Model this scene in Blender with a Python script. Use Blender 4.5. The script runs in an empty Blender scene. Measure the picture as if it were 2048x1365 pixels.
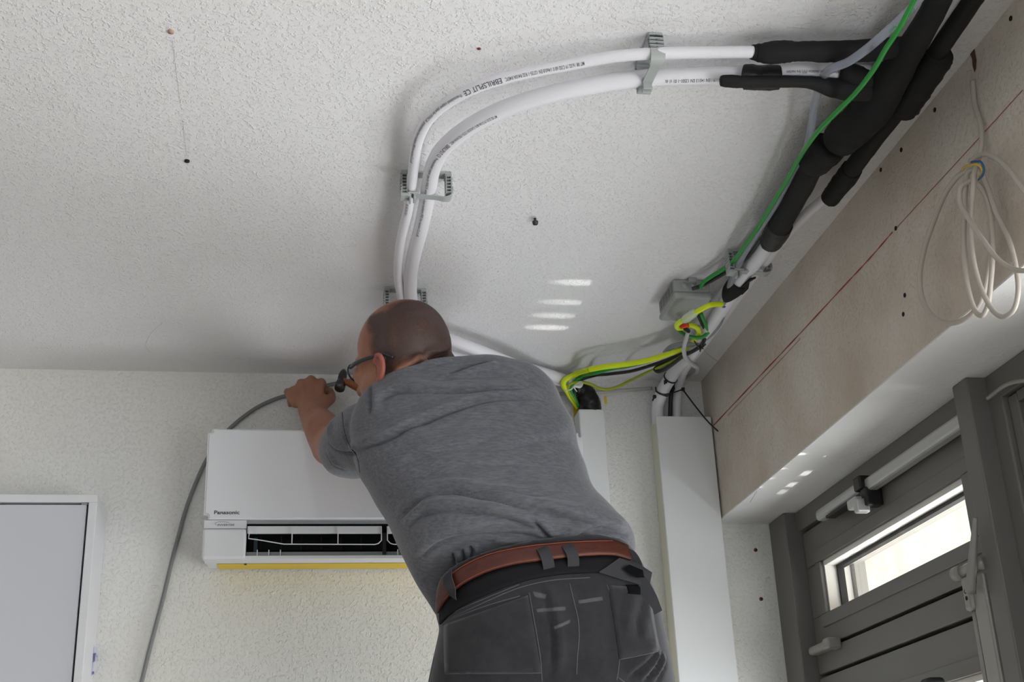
import bpy, bmesh, math, random
import numpy as np
from mathutils import Vector, Matrix
from mathutils.bvhtree import BVHTree
random.seed(4); rng = np.random.default_rng(7)
SC = bpy.context.scene
COL = SC.collection
# ------------------------------------------------------------------ camera
FPX, CX, CY = 2581.0, 1024.0, 682.5
CAMZ = 1.55
_D = np.array([-444., 1080., FPX]); _D /= np.linalg.norm(_D)
_V = np.array([-274., -6280., FPX]); _V -= _D * (_V @ _D); _V /= np.linalg.norm(_V)
_X = np.cross(_D, _V); _X /= np.linalg.norm(_X)
if _X[0] < 0: _X = -_X
RW = np.stack([_X, _D, _V])                      # camera (x right, y down, z forward) -> room axes
CAM = np.array([0., 0., CAMZ])
cam_data = bpy.data.cameras.new('camera'); cam = bpy.data.objects.new('camera', cam_data); COL.objects.link(cam)
cam_data.sensor_fit = 'HORIZONTAL'; cam_data.sensor_width = 36.0; cam_data.lens = FPX / 2048 * 36
cam_data.clip_start = 0.05
m3 = np.stack([RW[:, 0], -RW[:, 1], -RW[:, 2]], 1)
M = Matrix([list(m3[0]) + [0], list(m3[1]) + [0], list(m3[2]) + [CAMZ], [0, 0, 0, 1]])
cam.matrix_world = M
SC.camera = cam
# ------------------------------------------------------------------ exposure, sky, sun, daylight
vs = SC.view_settings
SC.display_settings.display_device = 'sRGB'
vs.view_transform = 'Standard'; vs.look = 'None'; vs.gamma = 1.0; vs.use_curve_mapping = False
vs.exposure = 0.0
W = bpy.data.worlds.new('sky'); SC.world = W; W.use_nodes = True
_bg = W.node_tree.nodes['Background']
_bg.inputs[0].default_value = (0.80, 0.90, 1.0, 1); _bg.inputs[1].default_value = 1.2

def add_sun(direction, strength, angle=0.53, color=(1, .95, .86)):
    d = bpy.data.lights.new('sun', 'SUN'); d.energy = strength; d.angle = math.radians(angle); d.color = color
    o = bpy.data.objects.new('sun', d); COL.objects.link(o)
    o.rotation_euler = Vector(direction).to_track_quat('-Z', 'Y').to_euler()
def add_area(name, loc, target, sx, sy, power, color=(1, 1, 1)):
    d = bpy.data.lights.new(name, 'AREA'); d.shape = 'RECTANGLE'; d.size = sx; d.size_y = sy; d.energy = power; d.color = color
    o = bpy.data.objects.new(name, d); COL.objects.link(o); o.location = loc
    o.rotation_euler = (Vector(target) - Vector(loc)).to_track_quat('-Z', 'Y').to_euler()
    return o
add_sun((0.42, 0.30, -0.80), 6.5)
# daylight that comes in through the glazing on the right and through the big window behind the camera
add_area('daylight_side_glazing', (1.75, 2.35, 1.3), (0.5, 2.35, 2.4), 1.5, 1.3, 50, (0.88, 0.94, 1.0))
add_area('daylight_garden_door', (1.62, 0.35, 1.5), (-1.0, 1.35, 1.85), 2.3, 1.5, 68, (0.90, 0.95, 1.0))
# spot lamps added outside the vent pane to cast streaks like reflected sun
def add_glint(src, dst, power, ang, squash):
    d = bpy.data.lights.new('glint_spot', 'SPOT'); d.energy = power; d.spot_size = math.radians(ang); d.spot_blend = 1.0; d.shadow_soft_size = .004; d.color = (1, .98, .95)
    o = bpy.data.objects.new('glint_spot', d); COL.objects.link(o); o.location = src
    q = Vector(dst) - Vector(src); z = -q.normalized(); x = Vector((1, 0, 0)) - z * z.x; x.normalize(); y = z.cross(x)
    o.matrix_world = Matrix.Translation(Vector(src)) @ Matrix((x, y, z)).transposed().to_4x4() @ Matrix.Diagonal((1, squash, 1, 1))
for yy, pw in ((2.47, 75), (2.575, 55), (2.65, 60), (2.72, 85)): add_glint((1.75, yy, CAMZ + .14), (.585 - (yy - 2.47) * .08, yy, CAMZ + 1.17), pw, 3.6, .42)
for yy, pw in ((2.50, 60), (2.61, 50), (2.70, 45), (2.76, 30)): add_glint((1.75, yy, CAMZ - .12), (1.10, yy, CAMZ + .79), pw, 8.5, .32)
add_area('daylight_rear_window', (-1.5, -2.9, 1.1), (-0.4, 3.0, 1.9), 1.8, 1.5, 11, (0.95, 0.98, 1.0))

# ------------------------------------------------------------------ helpers
def P(px, py, x=None, y=None, z=None):
    """room point on the sight line of picture point (px,py) at the given x, y or height z (z above the floor)"""
    d = RW @ np.array([px - CX, py - CY, FPX])
    if x is not None: t = x / d[0]
    elif y is not None: t = y / d[1]
    else: t = (z - CAMZ) / d[2]
    return CAM + d * t
def camz(p): return float((RW.T @ (np.asarray(p) - CAM))[2])
def nrm(v):
    v = np.asarray(v, float); return v / (np.linalg.norm(v) + 1e-12)
def lin(c):
    c = c / 255.0
    return c / 12.92 if c <= 0.04045 else ((c + 0.055) / 1.055) ** 2.4
def rgb(r, g, b): return (lin(r), lin(g), lin(b), 1)

def world_off(o):
    v = Vector((0, 0, 0))
    while o is not None: v = v + o.location; o = o.parent
    return v
def link(o, parent=None):
    COL.objects.link(o)
    if parent is not None:
        o.parent = parent; o.location = -world_off(parent)
    return o
def mesh_obj(name, verts, faces, mat, parent=None, smooth=True, local=False):
    me = bpy.data.meshes.new(name); me.from_pydata([tuple(map(float, v)) for v in verts], [], [tuple(map(int, f)) for f in faces]); me.update()
    if mat: me.materials.append(mat)
    if smooth: me.polygons.foreach_set('use_smooth', [True] * len(me.polygons))
    o = bpy.data.objects.new(name, me); COL.objects.link(o)
    if parent is not None:
        o.parent = parent
        if not local: o.location = -world_off(parent)
    return o
def bm_obj(name, bm, mat, parent=None, smooth=False, local=False):
    me = bpy.data.meshes.new(name); bm.normal_update(); bm.to_mesh(me); bm.free()
    if mat: me.materials.append(mat)
    if smooth: me.polygons.foreach_set('use_smooth', [True] * len(me.polygons))
    o = bpy.data.objects.new(name, me); COL.objects.link(o)
    if parent is not None:
        o.parent = parent
        if not local: o.location = -world_off(parent)
    return o
def box(bm, lo, hi, bev=0.0, seg=2):
    lo = np.array(lo, float); hi = np.array(hi, float)
    r = bmesh.ops.create_cube(bm, size=1.0)
    c = (lo + hi) / 2; s = hi - lo
    for v in r['verts']: v.co = Vector(c + np.array(v.co) * s)
    if bev > 0:
        es = list({e for v in r['verts'] for e in v.link_edges})
        bmesh.ops.bevel(bm, geom=es, offset=bev, segments=seg, affect='EDGES', profile=0.5)
    return bm
def boxes(name, lst, mat, parent=None, bev=0.0, seg=2, local=False, smooth=False):
    bm = bmesh.new()
    for lo, hi in lst: box(bm, lo, hi, bev, seg)
    return bm_obj(name, bm, mat, parent, smooth, local)
def thing(name, loc, label, cat, group=None):
    o = bpy.data.objects.new(name, None); COL.objects.link(o); o.location = tuple(map(float, loc)); o.empty_display_size = .05
    return tag(o, label, cat, group)
def tag(o, label, cat, group=None):
    o['label'] = label; o['category'] = cat
    if group: o['group'] = group
    return o
def struct(o): o['kind'] = 'structure'; return o

def catmull(pts, n=8, closed=False):
    p = np.array(pts, float)
    if len(p) < 3: return np.array([p[0] + (p[-1] - p[0]) * t for t in np.linspace(0, 1, n + 1)])
    if closed: q = np.vstack([p[-1], p, p[0], p[1]]); m = len(p)
    else: q = np.vstack([2 * p[0] - p[1], p, 2 * p[-1] - p[-2]]); m = len(p) - 1
    out = []
    for i in range(m):
        a, b, c, d = q[i], q[i + 1], q[i + 2], q[i + 3]
        # centripetal-ish: keep tangents short where spacing is uneven
        lb = np.linalg.norm((c - b)[:3]) + 1e-9; la = np.linalg.norm((b - a)[:3]) + 1e-9; lc = np.linalg.norm((d - c)[:3]) + 1e-9
        t1 = ((b - a) / la + (c - b) / lb) / 2 * lb; t2 = ((c - b) / lb + (d - c) / lc) / 2 * lb
        for k in range(n):
            t = k / n; t2_, t3 = t * t, t ** 3
            out.append((2 * t3 - 3 * t2_ + 1) * b + (t3 - 2 * t2_ + t) * t1 + (-2 * t3 + 3 * t2_) * c + (t3 - t2_) * t2)
    if not closed: out.append(p[-1])
    return np.array(out)
def frames(c):
    T = np.gradient(c, axis=0); T /= (np.linalg.norm(T, axis=1, keepdims=True) + 1e-12)
    N = np.zeros_like(c); n0 = np.cross(T[0], [0, 0, 1.0])
    if np.linalg.norm(n0) < .1: n0 = np.cross(T[0], [0, 1.0, 0])
    n0 = nrm(n0)
    for i in range(len(c)):
        n0 = n0 - T[i] * (n0 @ T[i]); n0 = nrm(n0); N[i] = n0
    return T, N, np.cross(T, N)
def tube_data(c, r, seg=12, caps=True, wob=None):
    c = np.array(c, float); n = len(c); r = np.broadcast_to(np.array(r, float), (n,)) if np.ndim(r) else np.full(n, float(r))
    T, N, B = frames(c)
    a = np.linspace(0, 2 * np.pi, seg, endpoint=False)
    v = []
    for i in range(n):
        rr = r[i] if wob is None else r[i] * (1 + wob[i])
        ring = c[i] + (np.cos(a)[:, None] * N[i] + np.sin(a)[:, None] * B[i]) * (rr if np.ndim(rr) == 0 else np.array(rr)[:, None])
        v.append(ring)
    v = np.vstack(v); f = []
    for i in range(n - 1):
        for j in range(seg):
            k = (j + 1) % seg
            f.append((i * seg + j, i * seg + k, (i + 1) * seg + k, (i + 1) * seg + j))
    if caps:
        f.append(tuple(range(seg - 1, -1, -1))); f.append(tuple((n - 1) * seg + j for j in range(seg)))
    return v, f
def tube(name, pts, r, mat, parent=None, seg=12, n=8, caps=True, rough=0.0, curve=True):
    p = np.array(pts, float); rr = np.broadcast_to(np.array(r, float), (len(p),)) if np.ndim(r) else np.full(len(p), float(r))
    c = catmull(np.column_stack([p, rr]), n) if curve else np.column_stack([p, rr])
    wob = None
    if rough > 0:
        w = rng.normal(0, 1, (len(c), seg)); w = (w + np.roll(w, 1, 0) + np.roll(w, -1, 0) + np.roll(w, 1, 1)) / 4; wob = w * rough
    v, f = tube_data(c[:, :3], c[:, 3], seg, caps, wob)
    return mesh_obj(name, v, f, mat, parent)
def cpath(lst, off=None, **kw):
    """picture points -> room points under the ceiling; items (px,py[,drop below ceiling])"""
    out = []
    for it in lst:
        d = it[2] if len(it) > 2 else off
        out.append(P(it[0], it[1], z=ZC - d))
    return out
def rpx(pts, r):
    r = np.broadcast_to(np.array(r, float), (len(pts),))
    return [ri * camz(p) / FPX for ri, p in zip(r, pts)]
def merge(lst):
    V, F, o = [], [], 0
    for v, f in lst:
        V.append(np.asarray(v)); F += [tuple(i + o for i in ff) for ff in f]; o += len(v)
    return np.vstack(V), F
def text_mesh(s, size, bold=0.0, space=1.0):
    cu = bpy.data.curves.new('text', 'FONT'); cu.body = s; cu.size = size; cu.offset = bold; cu.space_character = space; cu.resolution_u = 3
    o = bpy.data.objects.new('text', cu); COL.objects.link(o)
    dg = bpy.context.evaluated_depsgraph_get(); ev = o.evaluated_get(dg); me = ev.to_mesh()
    v = np.array([x.co[:] for x in me.vertices]); me.calc_loop_triangles(); f = [tuple(t.vertices) for t in me.loop_triangles]
    ev.to_mesh_clear(); bpy.data.objects.remove(o); bpy.data.curves.remove(cu)
    return v, f
def text_on_tube(name, center, radius, s, size, start, ang, mat, parent, up=-1, bold=0.0, space=1.0, xs=1.0):
    """letters wrapped on a tube; start = arc length; ang = angle of the base line away from straight down"""
    v, f = text_mesh(s, size, bold, space)
    bm = bmesh.new(); vs_ = [bm.verts.new(p_) for p_ in v]
    for q_ in f:
        try: bm.faces.new([vs_[i_] for i_ in q_])
        except ValueError: pass
    for _ in range(3):
        lg = [e_ for e_ in bm.edges if e_.calc_length() > size * .2]
        if not lg: break
        bmesh.ops.subdivide_edges(bm, edges=lg, cuts=1); bmesh.ops.triangulate(bm, faces=bm.faces)
    bm.verts.index_update(); v = np.array([p_.co[:] for p_ in bm.verts]); f = [tuple(x_.index for x_ in q_.verts) for q_ in bm.faces]; bm.free()
    v[:, 0] *= xs
    seg = np.linalg.norm(np.diff(center, axis=0), axis=1); S = np.concatenate([[0], np.cumsum(seg)])
    T, _, _ = frames(center)
    ss = np.clip(start + v[:, 0], 0, S[-1])
    C = np.stack([np.interp(ss, S, center[:, k]) for k in range(3)], 1)
    t = np.stack([np.interp(ss, S, T[:, k]) for k in range(3)], 1); t /= np.linalg.norm(t, axis=1, keepdims=True)
    r = np.interp(ss, S, radius) + 0.0004
    dn = np.array([0, 0, -1.0]) - t * (t @ np.array([0, 0, -1.0]))[:, None]; dn /= np.linalg.norm(dn, axis=1, keepdims=True)
    sd = np.cross(t, dn)
    a = ang + up * (v[:, 1] - size * .35) / r
    p = C + (np.cos(a)[:, None] * dn + np.sin(a)[:, None] * sd) * r[:, None]
    return mesh_obj(name, p, f, mat, parent, smooth=False), start + v[:, 0].max()

def voxel_union(parts, voxel, smooth_it=4, fac=0.5):
    v, f = merge(parts)
    me = bpy.data.meshes.new('tmp'); me.from_pydata([tuple(map(float, x)) for x in v], [], [tuple(map(int, q)) for q in f]); me.update()
    bm = bmesh.new(); bm.from_mesh(me); bmesh.ops.recalc_face_normals(bm, faces=bm.faces); bm.to_mesh(me); bm.free()
    o = bpy.data.objects.new('tmp', me); COL.objects.link(o)
    md = o.modifiers.new('r', 'REMESH'); md.mode = 'VOXEL'; md.voxel_size = voxel; md.adaptivity = 0
    if smooth_it:
        sm = o.modifiers.new('s', 'SMOOTH'); sm.factor = fac; sm.iterations = smooth_it
    dg = bpy.context.evaluated_depsgraph_get(); ev = o.evaluated_get(dg); e = ev.to_mesh()
    n = len(e.vertices); co = np.empty(n * 3, np.float64); e.vertices.foreach_get('co', co); co = co.reshape(-1, 3)
    fc = [tuple(p.vertices) for p in e.polygons]
    ev.to_mesh_clear(); bpy.data.objects.remove(o)
    return co, fc
def vnormals(v, f):
    q = np.array([x if len(x) == 4 else (x[0], x[1], x[2], x[2]) for x in f])
    fn = np.cross(v[q[:, 2]] - v[q[:, 0]], v[q[:, 3]] - v[q[:, 1]])
    n = np.zeros_like(v)
    for k in range(4): np.add.at(n, q[:, k], fn)
    return n / (np.linalg.norm(n, axis=1, keepdims=True) + 1e-12)
def bvh_of(v, f): return BVHTree.FromPolygons([Vector(x) for x in v], [tuple(q) for q in f])
def hit(bvh, px, py):
    d = Vector(nrm(RW @ np.array([px - CX, py - CY, FPX])))
    loc, n, i, dist = bvh.ray_cast(Vector(CAM), d)
    if loc is None: return None, None
    n = np.array(n)
    if n @ np.array(d) > 0: n = -n
    return np.array(loc), n
def add_folds(v, f, folds, bvh=None):
    """cloth folds: a ridge with a groove beside it along each line"""
    N = vnormals(v, f); bvh = bvh or bvh_of(v, f); disp = np.zeros(len(v))
    for line, amp, w, side in folds:
        pts = []
        for px, py in catmull([(a, b, 0) for a, b in line], 5)[:, :2]:
            h, _ = hit(bvh, px, py)
            if h is not None: pts.append(h)
        if len(pts) < 2: continue
        pts = np.array(pts); L = np.linalg.norm(np.diff(pts, axis=0), axis=1); S = np.concatenate([[0], np.cumsum(L)])
        bb0, bb1 = pts.min(0) - 4 * w, pts.max(0) + 4 * w
        sel = np.where(np.all((v > bb0) & (v < bb1), axis=1))[0]
        if len(sel) == 0: continue
        q = v[sel]; best = np.full(len(sel), 1e9); sg = np.zeros(len(sel)); tt = np.zeros(len(sel))
        for i in range(len(pts) - 1):
            a, b = pts[i], pts[i + 1]; ab = b - a; l2 = ab @ ab + 1e-12
            t = np.clip((q - a) @ ab / l2, 0, 1); d = q - (a + t[:, None] * ab); dd = np.linalg.norm(d, axis=1)
            m = dd < best; best[m] = dd[m]
            sn = np.einsum('ij,ij->i', np.cross(N[sel], ab / math.sqrt(l2)), d)
            sg[m] = sn[m]; tt[m] = (S[i] + t[m] * L[i]) / S[-1]
        s = np.where(sg >= 0, best, -best) * side
        tap = np.clip(np.minimum(tt, 1 - tt) * 5, 0, 1) ** .7
        disp[sel] += amp * tap * (np.exp(-((s - w) / w) ** 2) - 1.25 * np.exp(-((s + .2 * w) / (.42 * w)) ** 2))
    return v + N * disp[:, None]

# ------------------------------------------------------------------ materials
def mat(name, col, rough=0.6, spec=0.5, metal=0.0, bump=None, var=None, coat=0.0, sss=0.0):
    """col: linear RGBA; var: (scale, other colour, stretch) noise mix; bump: (scale, distance, stretch)"""
    m = bpy.data.materials.new(name); m.use_nodes = True; nt = m.node_tree; b = nt.nodes['Principled BSDF']
    b.inputs['Base Color'].default_value = col; b.inputs['Roughness'].default_value = rough
    b.inputs['Specular IOR Level'].default_value = spec; b.inputs['Metallic'].default_value = metal
    b.inputs['Coat Weight'].default_value = coat
    if sss: b.inputs['Subsurface Weight'].default_value = sss; b.inputs['Subsurface Radius'].default_value = (.01, .004, .002)
    def coords(st):
        tc = nt.nodes.new('ShaderNodeTexCoord'); mp = nt.nodes.new('ShaderNodeMapping'); nt.links.new(tc.outputs['Object'], mp.inputs[0])
        if st: mp.inputs['Scale'].default_value = st
        return mp.outputs[0]
    if var:
        n = nt.nodes.new('ShaderNodeTexNoise'); n.inputs['Scale'].default_value = var[0]; n.inputs['Detail'].default_value = 4
        nt.links.new(coords(var[2] if len(var) > 2 else None), n.inputs['Vector'])
        r = nt.nodes.new('ShaderNodeValToRGB'); r.color_ramp.elements[0].position = .35; r.color_ramp.elements[1].position = .68
        r.color_ramp.elements[0].color = col; r.color_ramp.elements[1].color = var[1]
        nt.links.new(n.outputs['Fac'], r.inputs[0]); nt.links.new(r.outputs[0], b.inputs['Base Color'])
    if bump:
        n = nt.nodes.new('ShaderNodeTexNoise'); n.inputs['Scale'].default_value = bump[0]; n.inputs['Detail'].default_value = 3
        nt.links.new(coords(bump[2] if len(bump) > 2 else None), n.inputs['Vector'])
        bp = nt.nodes.new('ShaderNodeBump'); bp.inputs['Distance'].default_value = bump[1]; bp.inputs['Strength'].default_value = 1.0
        nt.links.new(n.outputs['Fac'], bp.inputs['Height']); nt.links.new(bp.outputs[0], b.inputs['Normal'])
    return m
def stucco(name, col, col2, dist=0.0016, scale=95, patch=3.0):
    m = bpy.data.materials.new(name); m.use_nodes = True; nt = m.node_tree; b = nt.nodes['Principled BSDF']
    b.inputs['Roughness'].default_value = .85; b.inputs['Specular IOR Level'].default_value = .25
    tc = nt.nodes.new('ShaderNodeTexCoord')
    n0 = nt.nodes.new('ShaderNodeTexNoise'); n0.inputs['Scale'].default_value = patch; n0.inputs['Detail'].default_value = 5; n0.inputs['Roughness'].default_value = .6
    nt.links.new(tc.outputs['Object'], n0.inputs['Vector'])
    r = nt.nodes.new('ShaderNodeValToRGB'); r.color_ramp.elements[0].position = .38; r.color_ramp.elements[1].position = .72
    r.color_ramp.elements[0].color = col; r.color_ramp.elements[1].color = col2
    nt.links.new(n0.outputs['Fac'], r.inputs[0]); nt.links.new(r.outputs[0], b.inputs['Base Color'])
    n1 = nt.nodes.new('ShaderNodeTexNoise'); n1.inputs['Scale'].default_value = scale; n1.inputs['Detail'].default_value = 3; n1.inputs['Roughness'].default_value = .55
    nt.links.new(tc.outputs['Object'], n1.inputs['Vector'])
    r1 = nt.nodes.new('ShaderNodeValToRGB'); r1.color_ramp.elements[0].position = .50; r1.color_ramp.elements[1].position = .80
    nt.links.new(n1.outputs['Fac'], r1.inputs[0])
    n2 = nt.nodes.new('ShaderNodeTexNoise'); n2.inputs['Scale'].default_value = scale * .35; n2.inputs['Detail'].default_value = 2
    nt.links.new(tc.outputs['Object'], n2.inputs['Vector'])
    ad = nt.nodes.new('ShaderNodeMath'); ad.operation = 'MULTIPLY_ADD'; ad.inputs[1].default_value = .8
    nt.links.new(n2.outputs['Fac'], ad.inputs[0]); nt.links.new(r1.outputs[0], ad.inputs[2])
    bp = nt.nodes.new('ShaderNodeBump'); bp.inputs['Distance'].default_value = dist; bp.inputs['Strength'].default_value = 1
    nt.links.new(ad.outputs[0], bp.inputs['Height']); nt.links.new(bp.outputs[0], b.inputs['Normal'])
    return m
def glassy(name, tint=(1, 1, 1, 1), rough=.02, base=.04):
    m = bpy.data.materials.new(name); m.use_nodes = True; nt = m.node_tree; nt.nodes.clear()
    o = nt.nodes.new('ShaderNodeOutputMaterial'); t = nt.nodes.new('ShaderNodeBsdfTransparent'); g = nt.nodes.new('ShaderNodeBsdfGlossy')
    t.inputs[0].default_value = tint; g.inputs['Roughness'].default_value = rough
    f = nt.nodes.new('ShaderNodeLayerWeight'); f.inputs[0].default_value = .5; mx = nt.nodes.new('ShaderNodeMixShader')
    pw = nt.nodes.new('ShaderNodeMath'); pw.operation = 'POWER'; pw.inputs[1].default_value = 5
    ml = nt.nodes.new('ShaderNodeMath'); ml.operation = 'MULTIPLY_ADD'; ml.inputs[1].default_value = .9; ml.inputs[2].default_value = base
    nt.links.new(f.outputs['Facing'], pw.inputs[0]); nt.links.new(pw.outputs[0], ml.inputs[0]); nt.links.new(ml.outputs[0], mx.inputs[0])
    nt.links.new(t.outputs[0], mx.inputs[1]); nt.links.new(g.outputs[0], mx.inputs[2]); nt.links.new(mx.outputs[0], o.inputs[0])
    return m
def hose_mat(name, col, alpha):
    m = bpy.data.materials.new(name); m.use_nodes = True; nt = m.node_tree; b = nt.nodes['Principled BSDF']; o = nt.nodes['Material Output']
    b.inputs['Base Color'].default_value = col; b.inputs['Roughness'].default_value = .15
    t = nt.nodes.new('ShaderNodeBsdfTransparent'); mx = nt.nodes.new('ShaderNodeMixShader'); mx.inputs[0].default_value = alpha
    nt.links.new(t.outputs[0], mx.inputs[1]); nt.links.new(b.outputs[0], mx.inputs[2]); nt.links.new(mx.outputs[0], o.inputs[0])
    return m
MT = dict(
    ceiling=stucco('ceiling_plaster', (.80, .79, .79, 1), (.78, .765, .76, 1), .0016, 170, 2.2),
    wall=stucco('wall_plaster', (.76, .755, .735, 1), (.75, .73, .67, 1), .0020, 130, 1.6),
    soffit=stucco('soffit_plaster', (.78, .77, .76, 1), (.74, .73, .70, 1), .0006, 70, 6),
    beam=stucco('lintel_plaster', rgb(214, 205, 194), rgb(194, 181, 165), .0016, 110, 4.0),
    floor=mat('floor_screed', rgb(160, 155, 148), .7, var=(6, rgb(140, 134, 126))),
    ext=stucco('outside_plaster', rgb(240, 228, 205), rgb(228, 212, 184), .002, 30, 5),
    ground=mat('outside_paving', rgb(190, 184, 172), .8, var=(4, rgb(170, 163, 150))),
    frame=mat('anthracite_frame', rgb(110, 107, 103), .42, .4, bump=(350, .00015)),
    gasket=mat('black_gasket', rgb(20, 20, 20), .6),
    glass=glassy('window_glass'),
    greypanel=mat('grey_panel', rgb(125, 124, 128), .5),
    greyplastic=mat('clip_grey_plastic', rgb(166, 170, 168), .5, bump=(200, .0001)),
    boxgrey=mat('box_grey_plastic', rgb(158, 160, 158), .5, bump=(300, .00012)),
    boxhole=mat('box_knockout', rgb(120, 122, 121), .6),
    whitefoam=mat('white_foam_jacket', rgb(226, 224, 228), .45, .4, bump=(260, .0004)),
    print=mat('printed_ink', rgb(74, 70, 82), .7),
    ink=mat('black_ink', rgb(14, 14, 18), .5),
    inkgrey=mat('grey_ink', rgb(120, 122, 130), .5),
    black=mat('black_foam', rgb(27, 26, 26), .75, .25, bump=(70, .0008), var=(10, rgb(35, 34, 34))),
    tape=mat('black_tape', rgb(22, 21, 21), .42, .4, bump=(60, .0012)),
    cableblack=mat('black_cable', rgb(30, 30, 31), .45),
    green=mat('green_cable', rgb(38, 142, 52), .4),
    yellow=mat('fluorescent_yellow_cable', rgb(218, 236, 22), .45),
    olive=mat('olive_cable', rgb(160, 168, 30), .45),
    greycable=mat('grey_cable', rgb(120, 121, 120), .5),
    lightcable=mat('light_grey_cable', rgb(190, 190, 192), .5),
    white_cable=mat('white_cable', rgb(184, 175, 165), .42),
    hose=hose_mat('clear_hose', (.40, .43, .50, 1), .55),
    hosegrey=hose_mat('clear_grey_hose', (.30, .32, .35, 1), .75),
    clearconn=hose_mat('clear_connector', (.75, .8, .76, 1), .5),
    orange=mat('orange_lever', rgb(225, 70, 18), .35),
    tie=mat('black_cable_tie', rgb(26, 25, 26), .4),
    tiewhite=mat('white_cable_tie', rgb(215, 215, 210), .4),
    ytape=mat('yellow_tape', rgb(222, 190, 45), .5),
    acwhite=mat('white_gloss_plastic', rgb(222, 223, 226), .13, .5, coat=.3),
    acmatte=mat('white_plastic', rgb(216, 217, 219), .4),
    acgrey=mat('grey_vent_plastic', rgb(150, 153, 153), .45),
    acdark=mat('dark_outlet', rgb(18, 18, 19), .6),
    trunk=mat('white_pvc', rgb(222, 223, 222), .3, .45),
    trunkside=mat('cream_pvc', rgb(214, 210, 190), .4),
    cab=mat('white_coated_steel', rgb(214, 214, 217), .35, bump=(600, .00005)),
    cabdoor=mat('door_coated_steel', rgb(196, 197, 204), .38, bump=(600, .00005)),
    gap=mat('dark_gap', rgb(40, 52, 56), .7),
    sticker=mat('sticker_paper', rgb(190, 194, 220), .5), stickblue=mat('sticker_blue', rgb(70, 84, 150), .5), stickred=mat('sticker_red', rgb(200, 60, 50), .5),
    skin=mat('skin', rgb(166, 119, 96), .5, .4, bump=(130, .0008), var=(18, rgb(150, 98, 78)), sss=.08),
    ear=mat('ear_skin', rgb(160, 92, 78), .5, .4, sss=.1),
    spec=mat('spectacle_frame', rgb(34, 38, 46), .3),
    lens=glassy('lens_glass', (.92, .95, .95, 1)),
    metal=mat('hammer_steel', rgb(92, 90, 88), .35, .5, .85),
    wood=mat('hammer_wood', rgb(160, 100, 58), .45, var=(30, rgb(132, 78, 42), (1, 8, 8))),
    shirt=None, trouser=None,
    belt=mat('brown_leather', rgb(80, 33, 21), .5, .5, bump=(160, .0006), var=(35, rgb(70, 28, 17))),
    thread=mat('belt_stitch', rgb(140, 76, 48), .6),
    elastic=mat('black_elastic', rgb(24, 24, 27), .8, .2, bump=(400, .0002, (1, 1, 6))),
    seam=mat('grey_stitch', rgb(84, 84, 89), .8),
    velcro=mat('black_velcro', rgb(16, 16, 19), .95, .1),
    loop=mat('belt_loop_cloth', rgb(60, 60, 62), .85, .2, bump=(500, .0003)),
    alu=mat('aluminium', rgb(186, 186, 184), .35, .5, .3),
    alusatin=mat('satin_aluminium', rgb(150, 147, 141), .4, .5, .2),
    blackpl=mat('black_plastic', rgb(24, 23, 23), .5),
    plug=mat('pale_plug', rgb(176, 146, 130), .8), rust=mat('red_brown_plug', rgb(120, 52, 38), .7), hole=mat('painted_hole', rgb(84, 54, 42), .95), dark=mat('dark_hole', rgb(26, 16, 14), .9), steel=mat('screw_steel', rgb(70, 68, 66), .4, .5, .7),
    chalk=mat('red_chalk', rgb(152, 62, 52), .9),
    yw=mat('yellow_wire', rgb(205, 170, 70), .4), bw=mat('blue_wire', rgb(36, 96, 140), .4),
    sole=mat('shoe_sole', rgb(30, 28, 27), .7), shoe=mat('shoe_leather', rgb(52, 44, 38), .5),
    seal=mat('sealant', rgb(178, 176, 170), .5), crack=mat('plaster_crack', rgb(140, 134, 128), .9),
    whitepl=mat('white_reveal', rgb(228, 224, 216), .5),
)
def cloth(name, c1, c2, st, bump=.0005, scale=60):
    m = bpy.data.materials.new(name); m.use_nodes = True; nt = m.node_tree; b = nt.nodes['Principled BSDF']
    b.inputs['Roughness'].default_value = .9; b.inputs['Specular IOR Level'].default_value = .15; b.inputs['Sheen Weight'].default_value = .25
    tc = nt.nodes.new('ShaderNodeTexCoord'); mp = nt.nodes.new('ShaderNodeMapping'); mp.inputs['Scale'].default_value = st; mp.inputs['Rotation'].default_value = (0, math.radians(-16), 0)
    nt.links.new(tc.outputs['Object'], mp.inputs[0])
    n = nt.nodes.new('ShaderNodeTexNoise'); n.inputs['Scale'].default_value = scale; n.inputs['Detail'].default_value = 4; n.inputs['Roughness'].default_value = .7
    nt.links.new(mp.outputs[0], n.inputs['Vector'])
    r = nt.nodes.new('ShaderNodeValToRGB'); r.color_ramp.elements[0].position = .36; r.color_ramp.elements[1].position = .66
    r.color_ramp.elements[0].color = c1; r.color_ramp.elements[1].color = c2
    nt.links.new(n.outputs['Fac'], r.inputs[0]); nt.links.new(r.outputs[0], b.inputs['Base Color'])
    bp = nt.nodes.new('ShaderNodeBump'); bp.inputs['Distance'].default_value = bump; nt.links.new(n.outputs['Fac'], bp.inputs['Height']); nt.links.new(bp.outputs[0], b.inputs['Normal'])
    return m
MT['shirt'] = cloth('heather_grey_jersey', rgb(85, 86, 92), rgb(108, 108, 113), (1, 3, 5), .0005, 55)
MT['trouser'] = cloth('charcoal_canvas', rgb(42, 42, 45), rgb(52, 51, 54), (1.5, 1.5, 1.5), .0004, 16)

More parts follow.
